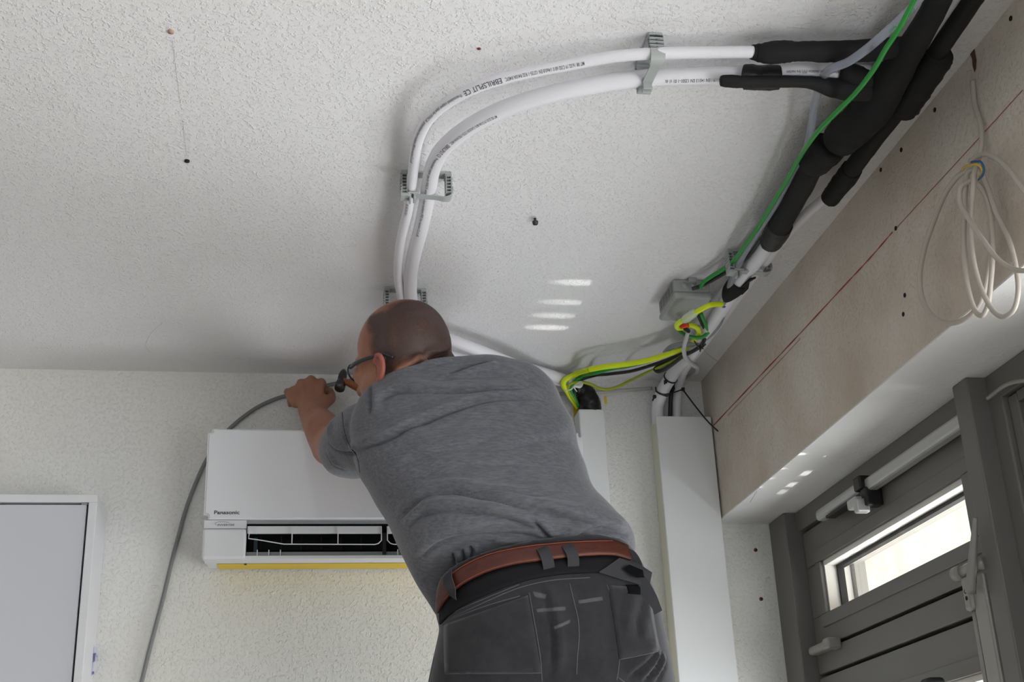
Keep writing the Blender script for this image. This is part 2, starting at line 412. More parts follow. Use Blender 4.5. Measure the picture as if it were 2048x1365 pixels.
# ------------------------------------------------------------------ room shell
ZC = CAMZ + 1.17; XB = 1.036; YW = 3.053; ZB = CAMZ + .79; XW = 1.205; XL = -3.2; YR = -3.2; XO = 1.36
def R(z): return CAMZ + z
struct(boxes('ceiling', [((XL - .1, YR - .1, ZC), (XO, YW + .15, ZC + .12))], MT['ceiling']))
struct(boxes('wall_back', [((XL - .1, YW, -.1), (XO, YW + .15, ZC))], MT['wall']))
struct(boxes('wall_left', [((XL - .15, YR, -.1), (XL, YW, ZC))], MT['wall']))
struct(boxes('floor', [((XL - .1, YR - .1, -.12), (XO, YW + .15, 0))], MT['floor']))
struct(boxes('wall_rear', [((XL, YR - .15, 0), (-2.4, YR, ZC)), ((1.0, YR - .15, 0), (XO, YR, ZC)), ((-2.4, YR - .15, 2.4), (1.0, YR, ZC)), ((-2.4, YR - .15, 0), (1.0, YR, .25))], MT['wall']))
beam = struct(boxes('wall_right', [((XB, YR, ZB), (XO, YW, ZC)), ((1.2, YR, 0), (XO, -.95, ZB))], MT['beam']))
# the plastered underside of the lintel
struct(boxes('trim_1', [((XB + .0005, YR, ZB - .003), (XW + .06, YW - .0005, ZB + .001))], MT['soffit']))
# outside: paving and the sunlit neighbour wall
struct(boxes('ground', [((XO, -8, -.3), (12, 14, -.12))], MT['ground']))
struct(boxes('wall_outside', [((3.1, -6, -.12), (3.4, 13, 4.6))], MT['ext']))
exec_marker = 1

# window_1: upper vent with narrow pane, rails, tall lower pane
win = bpy.data.objects.new('window_1', None); COL.objects.link(win); win.location = (1.22, 2.5, 0); struct(win)
XG = 1.275
F = MT['frame']
boxes('jamb', [((1.175, 2.946, 0), (1.33, 3.0525, R(.7865)))], F, win, .003)
boxes('mullion', [((1.175, 2.008, 0), (1.33, 2.060, R(.7865))), ((1.212, 1.965, 0), (1.33, 2.009, R(.742)))], F, win, .003)
boxes('head_rail', [((1.206, 2.058, R(.738)), (1.33, 2.948, R(.7868)))], F, win, .002)
def sash(z0, z1, g0, g1, nm, xs=1.216):
    y0, y1, gy0, gy1 = 2.075, 2.943, 2.150, 2.853
    boxes(nm, [((xs, y0, g1), (xs + .07, y1, z1)), ((xs, y0, z0), (xs + .07, y1, g0)), ((xs, y0, g0 + .0005), (xs + .07, gy0, g1 - .0005)), ((xs, gy1, g0 + .0005), (xs + .07, y1, g1 - .0005)),], F, win, .002)
    # raised glazing bead round the pane
    e = .030
    boxes('glazing_bead', [((xs - .004, gy0 - e, g1), (xs + .004, gy1 + e, g1 + e)), ((xs - .004, gy0 - e, g0 - e), (xs + .004, gy1 + e, g0)),
                           ((xs - .004, gy1, g0 + .0005), (xs + .004, gy1 + e, g1 - .0005)), ((xs - .004, gy0 - e, g0 + .0005), (xs + .004, gy0, g1 - .0005))], F, win, .002)
    boxes('outer_reveal', [((xs + .006, gy0, g1 - .012), (xs + .068, gy1, g1 - .0003)), ((xs + .006, gy1 - .006, g0), (xs + .068, gy1 - .0003, g1 - .012))], MT['whitepl'], win)
    boxes('gasket', [((xs + .034, gy0, g1 - .020), (xs + .050, gy1, g1 - .012)), ((xs + .034, gy1 - .014, g0), (xs + .050, gy1 - .006, g1 - .020))], MT['gasket'], win)
    boxes('outer_sash', [((xs + .072, gy0, g1 - .006), (xs + .1, gy1 + .03, g1 + .04)), ((xs + .072, gy1 - .022, g0), (xs + .1, gy1 + .03, g1 - .006))], MT['alusatin'], win)
    boxes('pane', [((xs + .042, gy0, g0), (xs + .046, gy1, g1))], MT['glass'], win)
sash(R(.455), R(.732), R(.525), R(.646), 'vent_sash')
boxes('transom', [((1.213, 2.075, R(.395)), (1.32, 2.943, R(.447)))], F, win, .003)
sash(R(-1.50), R(.387), R(-1.30), R(.295), 'lower_sash', 1.212)
boxes('sash_groove', [((1.24, 2.062, R(a)), (1.26, 2.945, R(b))) for a, b in ((.380, .400), (.443, .458), (.728, .742))], MT['gasket'], win)
# vent opener: cover tube, black corner gear, rail, catch
op = boxes('opener_cover', [((1.178, 2.515, R(.716)), (1.206, 2.765, R(.744)))], MT['alu'], win, .011, 3)
boxes('opener_slot', [((1.176, 2.535, R(.708)), (1.20, 2.70, R(.715)))], MT['blackpl'], win, .002)
boxes('opener_rail', [((1.182, 2.062, R(.712)), (1.208, 2.500, R(.740)))], MT['alu'], win, .006, 2)
boxes('opener_gear', [((1.170, 2.488, R(.718)), (1.212, 2.522, R(.748))), ((1.176, 2.478, R(.680)), (1.214, 2.508, R(.720)))], MT['blackpl'], win, .004)
boxes('opener_catch', [((1.160, 2.500, R(.684)), (1.192, 2.545, R(.706))), ((1.158, 2.490, R(.668)), (1.188, 2.510, R(.698)))], MT['alu'], win, .004)
# lower left catch
boxes('hinge', [((1.185, 2.80, R(.437)), (1.214, 2.925, R(.457)))], MT['alusatin'], win, .008, 3)
boxes('hinge_cap', [((1.180, 2.79, R(.434)), (1.214, 2.822, R(.459)))], MT['alusatin'], win, .005, 3)
# folding lever with its rod beside the mullion
boxes('rod_cover', [((1.172, 2.066, R(.20)), (1.206, 2.112, R(.447))), ((1.170, 2.062, R(-.5)), (1.206, 2.116, R(.198)))], MT['alusatin'], win, .004)
tube('lever_rod', [(1.176, 2.120, R(.39)), (1.176, 2.122, R(.20)), (1.178, 2.122, R(-.1))], .005, MT['alusatin'], win)
tube('lever_pivot', [(1.176, 2.150, R(.463)), (1.176, 2.060, R(.462))], .011, MT['alusatin'], win, 14, 2)
tube('lever_pivot_ring', [(1.176, 2.160, R(.463)), (1.176, 2.135, R(.463))], .014, MT['alusatin'], win, 14, 2)
a0, a1 = P(1951, 1036, x=1.157), P(1941, 1186, x=1.157)
tube('lever_arm', [a0, (a0 + a1) / 2, a1], [.004, .0075, .010], MT['alusatin'], win, 8)
boxes('lever_bracket', [((1.165, 2.106, R(.39)), (1.185, 2.132, R(.45)))], MT['alusatin'], win, .006)
for zz in (.412, .424): tube('bracket_hole', [(1.1645, 2.119, R(zz)), (1.1655, 2.119, R(zz))], .004, MT['dark'], win, 10, 1)
for zz in (.435, .215): tube('cover_screw', [(1.1715, 2.089, R(zz)), (1.1725, 2.089, R(zz))], .0025, MT['dark'], win, 10, 1)
# handle of the lower sash seen at the bottom edge
boxes('handle', [((1.165, 2.300, R(.12)), (1.192, 2.330, R(.285)))], MT['alusatin'], win, .008, 3)
boxes('handle_cap', [((1.158, 2.297, R(.272)), (1.194, 2.336, R(.302)))], MT['blackpl'], win, .008, 3)
# window_2: glazed garden door next to it
w2 = bpy.data.objects.new('window_2', None); COL.objects.link(w2); w2.location = (1.22, .5, 0); struct(w2)
boxes('head_rail', [((1.213, -.95, R(.735)), (1.33, 2.0075, R(.7868)))], F, w2, .002)
boxes('door_stile', [((1.222, 1.935, 0), (1.30, 1.964, R(.733)))], F, w2, .003)
boxes('gasket', [((1.236, 1.917, R(.30)), (1.262, 1.934, R(.718)))], MT['gasket'], w2)
boxes('door_top_rail', [((1.222, -.94, R(.715)), (1.30, 1.934, R(.734)))], F, w2, .002)
boxes('infill_panel', [((1.245, 1.652, .05), (1.262, 1.917, R(.714)))], MT['greypanel'], w2)
boxes('door_stile', [((1.222, 1.58, 0), (1.30, 1.650, R(.714)))], F, w2, .003)
boxes('pane', [((1.25, -.93, .05), (1.256, 1.579, R(.714)))], MT['glass'], w2)
tube('stay_arm', [P(1975, 798, x=1.19), P(2014, 770, x=1.20), P(2060, 760, x=1.205)], .004, MT['alusatin'], w2, 8)
# rear window
w3 = bpy.data.objects.new('window_3', None); COL.objects.link(w3); w3.location = (-.7, YR, 0); struct(w3)
boxes('window_frame', [((-2.4, YR - .1, .25), (-2.33, YR - .03, 2.4)), ((.93, YR - .1, .25), (1.0, YR - .03, 2.4)), ((-.74, YR - .1, .25), (-.66, YR - .03, 2.4)), ((-2.33, YR - .1, 2.33), (.93, YR - .03, 2.4)), ((-2.33, YR - .1, .25), (.93, YR - .03, .32))], F, w3, .003)
for x0, x1 in ((-2.33, -.74), (-.66, .93)): boxes('pane', [((x0, YR - .07, .32), (x1, YR - .064, 2.33))], MT['glass'], w3)
# sealant line under the ceiling, red chalk line, plugs, screws, painted hole, hairline cracks
wb = bpy.data.objects['wall_back']; cl = bpy.data.objects['ceiling']
def strip(name, pts, w, nrml, m, parent, lift=.0006):
    """thin flat strip laid on a surface along pts"""
    p = np.array(pts, float); n = np.array(nrml, float); T = np.gradient(p, axis=0); T /= np.linalg.norm(T, axis=1, keepdims=True); s = np.cross(T, n)
    w = np.broadcast_to(np.array(w, float), (len(p),))[:, None]
    a = p + n * lift + s * w / 2; b = p + n * lift - s * w / 2; v = np.vstack([a, b]); k = len(p)
    o = mesh_obj(name, v, [(i, i + 1, k + i + 1, k + i) for i in range(k - 1)], m, parent, smooth=False); return o
tube('sealant_strip', [P(1110, 788, y=YW - .004), P(1196, 785, y=YW - .004), P(1260, 780, y=YW - .004), P(1304, 777, y=YW - .004)], .0045, MT['seal'], wb, 8)
c1 = [P(x, y, x=XB) for x, y in catmull([(1426, 853, 0), (1520, 753, 0), (1600, 668, 0), (1700, 560, 0), (1740, 517, 0), (1786, 464, 0)], 6)[:, :2]]
strip('chalk_line', c1, [.003 + .0012 * math.sin(i * 1.9) for i in range(len(c1))], (-1, 0, 0), MT['chalk'], beam)
c2 = [P(x, y, x=XB) for x, y in catmull([(1790, 460, 0), (1880, 362, 0), (1960, 275, 0), (2046, 180, 0)], 6)[:, :2]]
strip('chalk_line', c2, .0015, (-1, 0, 0), MT['chalk'], beam)
c3 = [P(x, y, x=XB) for x, y in [(1455, 832), (1500, 785), (1560, 722), (1602, 677)]]
strip('chalk_line', c3, .0012, (-1, 0, 0), MT['chalk'], beam)
for (x, y) in [(2022, 37), (1870, 220), (1803, 300), (1762, 340), (1792, 457), (1810, 591), (1807, 629)]:
    p = P(x, y, x=XB); tube('plug_hole', [p + np.array((-.0012, 0, 0)), p + np.array((.004, 0, 0))], .0042, MT['dark'], beam, 10, 1)
for (x, y) in [(1511, 1101), (1522, 1199)]:
    p = P(x, y, y=YW); tube('wall_plug', [p + np.array((0, -.002, 0)), p + np.array((0, .004, 0))], .0048, MT['rust'], wb, 12, 1)
    tube('plug_hole', [p + np.array((.001, -.0026, 0)), p + np.array((.001, .0, 0))], .0026, MT['dark'], wb, 10, 1)
for (x, y, m_) in [(342, 62, 'plug'), (374, 321, 'dark')]:
    p = P(x, y, z=ZC); tube('ceiling_plug', [p + np.array((0, 0, -.003)), p + np.array((0, 0, .004))], .0045, MT[m_], cl, 12, 1)
p = P(958, 97, z=ZC); tube('ceiling_plug', [p + np.array((0, 0, -.001)), p + np.array((0, 0, .004))], .003, MT['rust'], cl, 10, 1)
for pts in ([(1408, 96), (1418, 88), (1428, 80)], [(300, 705), (290, 690), (300, 668), (325, 645)], [(345, 80), (352, 140), (360, 205)], [(365, 240), (369, 275), (373, 312)]):
    strip('hairline_crack', [P(x, y, z=ZC) for x, y in pts], .0004, (0, 0, -1), MT['crack'], cl)
strip('hairline_crack', [P(x, y, z=ZB - .003) for x, y in [(1500, 1005), (1508, 992), (1514, 982)]], .001, (0, 0, -1), MT['crack'], bpy.data.objects['trim_1'])
# flat patch for the jagged cable hole, rust and inner shade painted in
hp = [(1941, 95), (1948, 92), (1950, 105), (1953, 120), (1952, 138), (1949, 145), (1945, 132), (1944, 118), (1940, 108)]
hv = [P(x, y, x=XB - .0008) for x, y in hp]; hc = np.mean(hv, 0)
mesh_obj('painted_hole', list(hv) + [hc], [(i, (i + 1) % len(hv), len(hv)) for i in range(len(hv))], MT['hole'], beam, smooth=False)
# ceiling screw
p = P(1070, 437, z=ZC)
sc_ = thing('ceiling_screw', p, 'dark screw sticking out of the bare ceiling inside the bend of the white pipes', 'screw')
tube('screw_shank', [p + np.array((0, 0, .002)), p + np.array((0, 0, -.008))], .0025, MT['steel'], sc_, 10, 2)
tube('screw_head', [p + np.array((0, 0, -.007)), p + np.array((0, 0, -.013))], [.0062, .005], MT['steel'], sc_, 12, 2)

# ------------------------------------------------------------------ ceiling clips
def make_clip(label, group='grey pipe clips on the ceiling'):
    t = thing('pipe_clip', (0, 0, 0), label, 'pipe clip', group)
    G = MT['greyplastic']; w, h, d = .045, .048, .011
    boxes('base_plate', [((-w, -d, -.004), (w, d, 0)), ((-w, -d, -.009), (-w + .012, d, -.004)), ((w - .012, -d, -.009), (w, d, -.004))], G, t, .001, 1, True)
    for s in (-1, 1):
        lst = []
        for xo in (.0435, .0345): lst.append(((min(s * xo, s * (xo + .0015)), -d, -h + .004), (max(s * xo, s * (xo + .0015)), d, -.004)))
        for k in range(6):
            z = -.008 - k * .0066; lst.append(((min(s * .0345, s * .045), -d, z - .0007), (max(s * .0345, s * .045), d, z + .0007)))
        for k in range(5):
            z = -.011 - k * .0066; lst.append(((min(s * .045, s * .0465), -d, z - .001), (max(s * .045, s * .0465), d, z + .001)))
        lst.append(((min(s * .0345, s * .045), -.0008, -h + .006), (max(s * .0345, s * .045), .0008, -.004)))
        boxes('side_post', lst, G, t, 0, 1, True)
    # flexible strap closing the clip below
    prof = [(.0455, -.030), (.0455, -.040), (.042, -.047), (.034, -.0495), (.020, -.0475), (.005, -.0465), (-.012, -.0460), (-.024, -.0462)]
    pr = catmull([(a, b, 0) for a, b in prof], 4)[:, :2]; T = np.gradient(pr, axis=0); T /= np.linalg.norm(T, axis=1, keepdims=True)
    nn = np.stack([-T[:, 1], T[:, 0]], 1); v = []; k = len(pr)
    wd = np.interp(np.arange(k), [0, k * .3, k * .5, k - 1], [.011, .011, .008, .008])
    for sgn in (0, .0018):
        for dy in (-1, 1):
            v += [(pr[i, 0] + nn[i, 0] * sgn, dy * wd[i], pr[i, 1] + nn[i, 1] * sgn) for i in range(k)]
    f = []
    for i in range(k - 1):
        a, b, c, e = i, k + i, 2 * k + i, 3 * k + i
        f += [(a, a + 1, b + 1, b), (c, e, e + 1, c + 1), (a, c, c + 1, a + 1), (b, b + 1, e + 1, e)]
    mesh_obj('strap', v, f, G, t, False, True)
    boxes('strap_tooth', [((-.022 + k * .0026, -.0078, -.0478), (-.0208 + k * .0026, .0078, -.0462)) for k in range(7)], G, t, 0, 1, True)
    boxes('latch', [((-.0465, -.011, -.052), (-.030, .011, -.046)), ((-.034, -.009, -.046), (-.014, .009, -.0425)), ((-.031, -.007, -.060), (-.0275, .007, -.044)), ((-.0235, -.007, -.058), (-.020, .007, -.046)), ((-.0465, -.011, -.046), (-.044, .011, -.040))], G, t, .0006, 1, True)
    return t
def dup(root, loc, rotz, label):
    r = root.copy(); COL.objects.link(r); r.location = tuple(map(float, loc)); r.rotation_euler = (0, 0, rotz); r['label'] = label
    for ch in list(root.children):
        c = ch.copy(); COL.objects.link(c); c.parent = r
    return r
clip = make_clip('grey plastic clip holding the pair of white pipes halfway down, its right half open')
clip.location = (.213, 2.031, ZC); clip.rotation_euler = (0, 0, 0)
dup(clip, (.519, 1.618, ZC), -math.pi / 2, 'grey ladder-sided clip on the horizontal run of white pipes near the top')
dup(clip, (.216, 2.531, ZC), 0, 'grey clip mostly hidden behind the bald head')
dup(clip, (.907, 2.296, ZC), 0, 'grey clip around the pipes in the corner above the junction box')

# ------------------------------------------------------------------ the pair of white pipes across the ceiling
D1 = .034
p1 = cpath([(1700, 104, .036), (1600, 104, .036), (1512, 104, .036), (1400, 105, .034), (1310, 107, .034), (1230, 113, .034), (1130, 131, .036), (1040, 149, .038), (960, 172, .04), (900, 202, .04), (858, 238, .04), (838, 275, .038), (829, 320, .034), (823, 372, .032), (816, 420, .034), (803, 475, .034), (797, 520, .034), (797, 560, .032), (804, 600, .032),
            (812, 640, .034), (830, 675, .036), (870, 698, .04), (930, 716, .046), (1010, 738, .052)])
p1 += [P(1085, 757, y=2.985), P(1130, 770, y=3.01), P(1160, 786, y=3.018), P(1172, 812, y=3.022)]
p2 = cpath([(1740, 148, .04), (1690, 147, .04), (1600, 145, .04), (1510, 149, .038), (1400, 152, .036), (1300, 156, .034), (1220, 165, .036), (1130, 182, .04), (1050, 203, .042), (985, 228, .044), (925, 263, .046), (884, 300, .044), (866, 335, .040), (858, 375, .034), (852, 410, .034), (841, 460, .036), (828, 510, .036), (821, 550, .034), (822, 600, .034),
            (832, 640, .036), (856, 662, .04), (900, 680, .046), (960, 702, .05), (1030, 730, .054)])
p2 += [P(1085, 746, z=ZC - .03), P(1128, 760, y=2.99), P(1160, 775, y=3.01), P(1180, 812, y=3.02)]
pipes = []
for nm, pts, rp, lab in (('insulated_pipe', p1, 12.2, 'thinner white insulated pipe of the pair, curving across the ceiling with large print'),
                         ('insulated_pipe', p2, 18.0, 'thicker white insulated pipe of the pair, on the inside of the ceiling bend')):
    rr = [camz(pts[4]) * rp / FPX] * len(pts)
    c = catmull(np.column_stack([pts, rr]), 10)
    v, f = tube_data(c[:, :3], c[:, 3], 26)
    # slightly faceted jacket: lengthwise creases
    o = mesh_obj(nm, v, f, MT['whitefoam']); tag(o, lab, 'pipe', 'white insulated pipes'); pipes.append((o, c))
def near_s(c, px, py):
    S = np.concatenate([[0], np.cumsum(np.linalg.norm(np.diff(c[:, :3], axis=0), axis=1))]); best = 0; bd = 1e9
    for i in range(len(c)):
        q = RW.T @ (c[i, :3] - CAM); d = (q[0] / q[2] * FPX + CX - px) ** 2 + (q[1] / q[2] * FPX + CY - py) ** 2
        if d < bd: bd, best = d, i
    return S[best]
o1, c1_ = pipes[0]; o2, c2_ = pipes[1]
def print_run(o, c, items, s, ang):
    for txt, size, bold, xs in items:
        _, e = text_on_tube('printed_text', c[:, :3], c[:, 3], txt, size, s, ang, MT['print'], o, -1, bold, 1.0, xs); s = e + .005
    return s
sm = .0088
print_run(o1, c1_, [('MT 08 16.02.19 C/02 68 0 1/4x0.8 EN 12735-1 R32 R410A R407C', sm, .00003, .52), ('EBRILSPLIT CE', .0125, .00008, .85),
                        ('Preinsulated copper pipe for HVAC-R  polyethylene foam insulation (PEF) fire reaction CL-s1,d0', sm * .85, .00003, .80)], near_s(c1_, 1166, 126), .68)
print_run(o1, c1_, [('EN 14313 EN 13501-1', sm * .85, .00003, .62)], near_s(c1_, 818, 402), .45)
print_run(o2, c2_, [('CO/CPR/5119 / EN 14313 EN 13501-1 01 t1 dc', sm, .00003, .62)], near_s(c2_, 1462, 158), .45)
print_run(o2, c2_, [('MT 05 22.01.19 C/166 68 0 1/2x0.8 EN 12735-1 R32 R410A R407C', .0074, .00003, .52), ('EBRILSPLIT CE', .0095, .00006, .72),
                    ('Preinsulated copper pipe for HVAC-R  polyethylene foam insulation (PEF) fire reaction CL-s1,d0', .0078, .00003, 1.0)], near_s(c2_, 995, 218), .42)
print_run(o2, c2_, [('polyethylene foam insulation (PEF) fire reaction', sm * .8, .00003, .6)], near_s(c2_, 1672, 142), 1.05)

# ------------------------------------------------------------------ black insulated branch in the corner
def px_tube(name, lst, mat_, parent=None, seg=18, n=8, rough=0.0, caps=True):
    """items (px, py, drop below the ceiling, radius in picture px)"""
    pts = [P(a, b, z=ZC - d) for a, b, d, r in lst]; rr = [r * camz(p) / FPX for p, (_, _, _, r) in zip(pts, lst)]
    return tube(name, pts, rr, mat_, parent, seg, n, caps, rough)
BK = MT['black']
o = px_tube('pipe_sleeve', [(1504, 104, .036, 15), (1512, 105, .036, 17), (1530, 106, .038, 21), (1580, 103, .038, 22), (1590, 103, .038, 20), (1640, 103, .04, 21), (1700, 103, .042, 22), (1770, 98, .045, 22), (1830, 90, .05, 20)], BK, rough=.05)
tag(o, 'upper black foam sleeve on the thinner white pipe, running into the corner branch', 'pipe sleeve', 'black pipe sleeves')
o = px_tube('pipe_sleeve', [(1441, 162, .062, 10), (1448, 162, .062, 12), (1490, 164, .064, 12.5), (1560, 163, .064, 12.5), (1620, 165, .064, 13), (1665, 175, .064, 20), (1700, 178, .06, 24), (1740, 178, .055, 24)], BK, rough=.04)
tag(o, 'slit black foam half-tube lying along the thicker white pipe', 'pipe sleeve', 'black pipe sleeves')
o = px_tube('pipe_sleeve', [(1489, 154, .046, 25), (1494, 154, .047, 25.5), (1520, 156, .047, 25), (1555, 155, .047, 25), (1558, 155, .047, 24)], MT['tape'], seg=22, rough=.03)
tag(o, 'short black cuff wrapped round the thicker white pipe', 'pipe sleeve', 'black pipe sleeves')
o = px_tube('pipe_sleeve', [(1683, 146, .042, 19), (1690, 147, .044, 22), (1730, 158, .046, 24), (1780, 160, .05, 26)], BK, rough=.05)
tag(o, 'black sleeve swallowing the printed end of the thicker white pipe', 'pipe sleeve', 'black pipe sleeves')
# big black tubes
o = px_tube('pipe_insulation', [(1900, -50, .05, 26), (1877, 0, .05, 26), (1846, 58, .052, 27), (1812, 112, .054, 30), (1786, 152, .056, 35), (1748, 212, .058, 40), (1712, 250, .058, 40), (1686, 274, .058, 38), (1681, 281, .058, 36)], BK, seg=24, rough=.035)
tag(o, 'thick black foam insulation of the upper tube, ending in a wide cut mouth', 'pipe insulation', 'black tubes in the corner')
o = px_tube('pipe_insulation', [(1980, -50, .045, 21), (1945, 0, .045, 20), (1895, 74, .045, 20), (1861, 123, .045, 20), (1797, 215, .045, 20), (1738, 292, .045, 19), (1700, 344, .045, 18)], BK, seg=20, rough=.035)
tag(o, 'long straight black tube next to the lintel', 'pipe insulation', 'black tubes in the corner')
o = px_tube('pipe_sleeve', [(1880, 108, .048, 28), (1874, 116, .048, 31), (1845, 157, .05, 33), (1815, 200, .05, 33), (1806, 214, .05, 31), (1803, 218, .05, 27)], BK, seg=22, rough=.06)
tag(o, 'wide black cuff on the tube next to the lintel', 'pipe sleeve', 'black pipe sleeves')
o = px_tube('pipe_sleeve', [(1704, 338, .044, 21), (1696, 350, .044, 22), (1676, 376, .044, 20.5), (1660, 397, .044, 19)], BK, seg=20, rough=.05)
tag(o, 'black end piece at the lower end of the tube by the lintel', 'pipe sleeve', 'black pipe sleeves')
o = px_tube('pipe_insulation', [(1712, 250, .046, 26), (1672, 285, .046, 30), (1650, 308, .048, 31), (1635, 318, .048, 27), (1603, 370, .046, 25), (1572, 427, .044, 23), (1555, 458, .042, 23), (1541, 484, .042, 21.5)], BK, seg=22, rough=.03)
tag(o, 'black tube running down towards the grey corner clip', 'pipe insulation', 'black tubes in the corner')
o = px_tube('pipe_sleeve', [(1655, 291, .052, 33), (1648, 300, .054, 35), (1630, 322, .054, 33), (1626, 328, .053, 29)], BK, seg=22, rough=.05)
tag(o, 'black collar gripping the clear hose and green cable', 'pipe sleeve', 'black pipe sleeves')
o = px_tube('pipe_sleeve', [(1561, 450, .042, 25), (1556, 460, .042, 25.5), (1545, 478, .042, 24), (1541, 485, .042, 22.5)], MT['tape'], seg=20, rough=.03)
tag(o, 'black cuff above the white pipe in the grey corner clip', 'pipe sleeve', 'black pipe sleeves')
# white pipes in the corner
o = px_tube('insulated_pipe', [(1945, -60, .03, 12), (1912, 0, .03, 12), (1870, 62, .03, 12), (1835, 118, .034, 12), (1800, 170, .036, 10)], MT['whitefoam'])
tag(o, 'white pipe showing as a wedge between the two black tubes', 'pipe', 'white insulated pipes')
pa = [P(a, b, z=ZC - d) for a, b, d in [(1556, 455, .04), (1532, 495, .036), (1505, 530, .034), (1482, 559, .036), (1468, 582, .04), (1450, 608, .045), (1420, 652, .05), (1385, 703, .056)]] + [P(1343, 753, y=2.96), P(1324, 786, y=3.0), P(1316, 812, y=3.018), P(1316, 850, y=3.02)]
ra = [r * camz(p) / FPX for p, r in zip(pa, [15.5, 15.5, 15.5, 15.5, 15, 14.5, 13.5, 13, 13, 12.5, 12, 12])]
o = tube('insulated_pipe', pa, ra, MT['whitefoam'], None, 22, 8); tag(o, 'white pipe coming down the corner, the left one entering the wide trunking', 'pipe', 'white insulated pipes')
pb = [P(a, b, z=ZC - d) for a, b, d in [(1672, 374, .04), (1655, 392, .034), (1612, 430, .032), (1571, 472, .03), (1532, 522, .028), (1500, 563, .028), (1452, 628, .03), (1410, 684, .034)]] + [P(1380, 724, z=ZC - .03), P(1363, 754, y=2.97), P(1356, 785, y=3.025), P(1354, 812, y=3.028), P(1354, 850, y=3.028)]
o = tube('insulated_pipe', pb, [r * camz(p) / FPX for p, r in zip(pb, [11, 11, 11, 10.5, 10, 9.5, 9, 9, 9, 9, 9, 8.5, 8.5])], MT['whitefoam'], None, 18, 8)
tag(o, 'thin white pipe against the lintel, the right one entering the wide trunking', 'pipe', 'white insulated pipes')
# tapered black end with a torn flap
co_ = thing('pipe_sleeve', P(1459, 584, z=ZC - .04), 'tapered black foam end below the corner clip, with a torn flap', 'pipe sleeve', 'black pipe sleeves')
px_tube('tapered_end', [(1477, 564, .038, 18.5), (1474, 569, .040, 20), (1462, 583, .044, 18), (1455, 594, .048, 12), (1451.5, 601, .05, 6)], BK, co_, 22, 6)
fl = [P(a, b, z=ZC - d) for a, b, d in [(1482, 575, .054), (1494, 566, .056), (1512, 557, .058), (1500, 560, .058), (1497, 578, .050), (1485, 590, .048), (1470, 590, .058)]]
bm = bmesh.new(); vv = [bm.verts.new(x) for x in fl]; fc_ = bm.faces.new(vv); r_ = bmesh.ops.extrude_face_region(bm, geom=[fc_]); bmesh.ops.translate(bm, vec=(0, 0, .004), verts=[x for x in r_['geom'] if isinstance(x, bmesh.types.BMVert)])
bmesh.ops.recalc_face_normals(bm, faces=bm.faces); bm_obj('flap', bm, BK, co_)

# ------------------------------------------------------------------ hoses and cables
o = px_tube('clear_hose', [(1850, -20, .05, 10), (1837, 0, .05, 9.5), (1803, 36, .06, 9.5), (1762, 74, .072, 9.5), (1730, 101, .078, 9.5), (1696, 124, .076, 9), (1664, 137, .066, 9), (1645, 155, .05, 9), (1637, 180, .04, 8.5), (1627, 221, .036, 8.5), (1621, 262, .04, 8.5), (1612, 300, .042, 8), (1588, 345, .042, 7.5), (1562, 392, .04, 7.5), (1538, 430, .038, 7.3), (1519, 458, .036, 7), (1482, 519, .036, 7), (1465, 556, .04, 7), (1455, 592, .05, 6)], MT['hose'], seg=14)
tag(o, 'clear plastic hose looping over the black sleeves and down the corner', 'hose')
text_pts = np.array([P(a, b, z=ZC - d) for a, b, d in [(1837, 0, .05), (1820, 18, .055), (1803, 36, .06), (1790, 47, .064), (1776, 61, .068)]])
hose_c = catmull(text_pts, 8)
text_on_tube('printed_text', hose_c, np.full(len(hose_c), .0076), 'ON/OFF 6x9 PVC', .009, .01, .2, MT['green'], o, -1)
o = px_tube('drain_hose', [(1452.5, 600, .05, 5.5), (1450, 610, .052, 5.8), (1446, 627, .054, 5.5), (1438, 648, .056, 5.5), (1425, 665, .06, 5.5), (1406, 680, .062, 5.3), (1385, 688, .06, 5.3), (1359, 690, .05, 5.5), (1342, 695, .04, 5.5), (1331, 705, .03, 5.5)], MT['hosegrey'], seg=14)
tag(o, 'grey translucent hose bending left below the tapered black end', 'hose')
px_tube('hose_ring', [(1449.2, 607.5, .052, 6.8), (1448.6, 610.5, .052, 6.8)], MT['bw'], o, 14, 2)
text_on_tube('printed_text', catmull(np.array([P(a, b, z=ZC - d) for a, b, d in [(1447, 622, .054), (1438, 648, .056), (1425, 665, .06)]]), 8), np.full(17, .0062), 'PVC 6x9 02.19', .007, .003, .2, MT['ink'], o, -1)
o = px_tube('green_cable', [(1838, -20, .075, 5.4), (1825, 6, .08, 5.4), (1800, 54, .095, 5.4), (1772, 97, .1, 5.4), (1748, 138, .1, 5.4), (1711, 186, .1, 5.2), (1674, 223, .1, 5.2), (1642, 256, .098, 5), (1618, 286, .088, 5), (1597, 319, .06, 4.8), (1572, 364, .052, 4.8), (1541, 415, .045, 4.7), (1513, 460, .04, 4.6), (1492, 489, .04, 4.5), (1478, 509, .036, 4.5), (1461, 528, .03, 4.5), (1440, 543, .026, 4.3), (1420, 555, .024, 4.2), (1408, 564, .026, 4), (1401, 575, .028, 4)], MT['green'], seg=12)
tag(o, 'bright green cable snaking down the black tubes to the junction box', 'cable')
o = px_tube('black_cable', [(1560, 420, .03, 4), (1520, 480, .03, 4), (1490, 519, .03, 4), (1464, 537, .028, 4), (1433, 556, .026, 4), (1413, 567, .026, 4), (1397, 574, .026, 4), (1384, 578, .028, 3.6)], MT['cableblack'], seg=12)
tag(o, 'black cable plugged into the junction box beside the green one', 'cable')

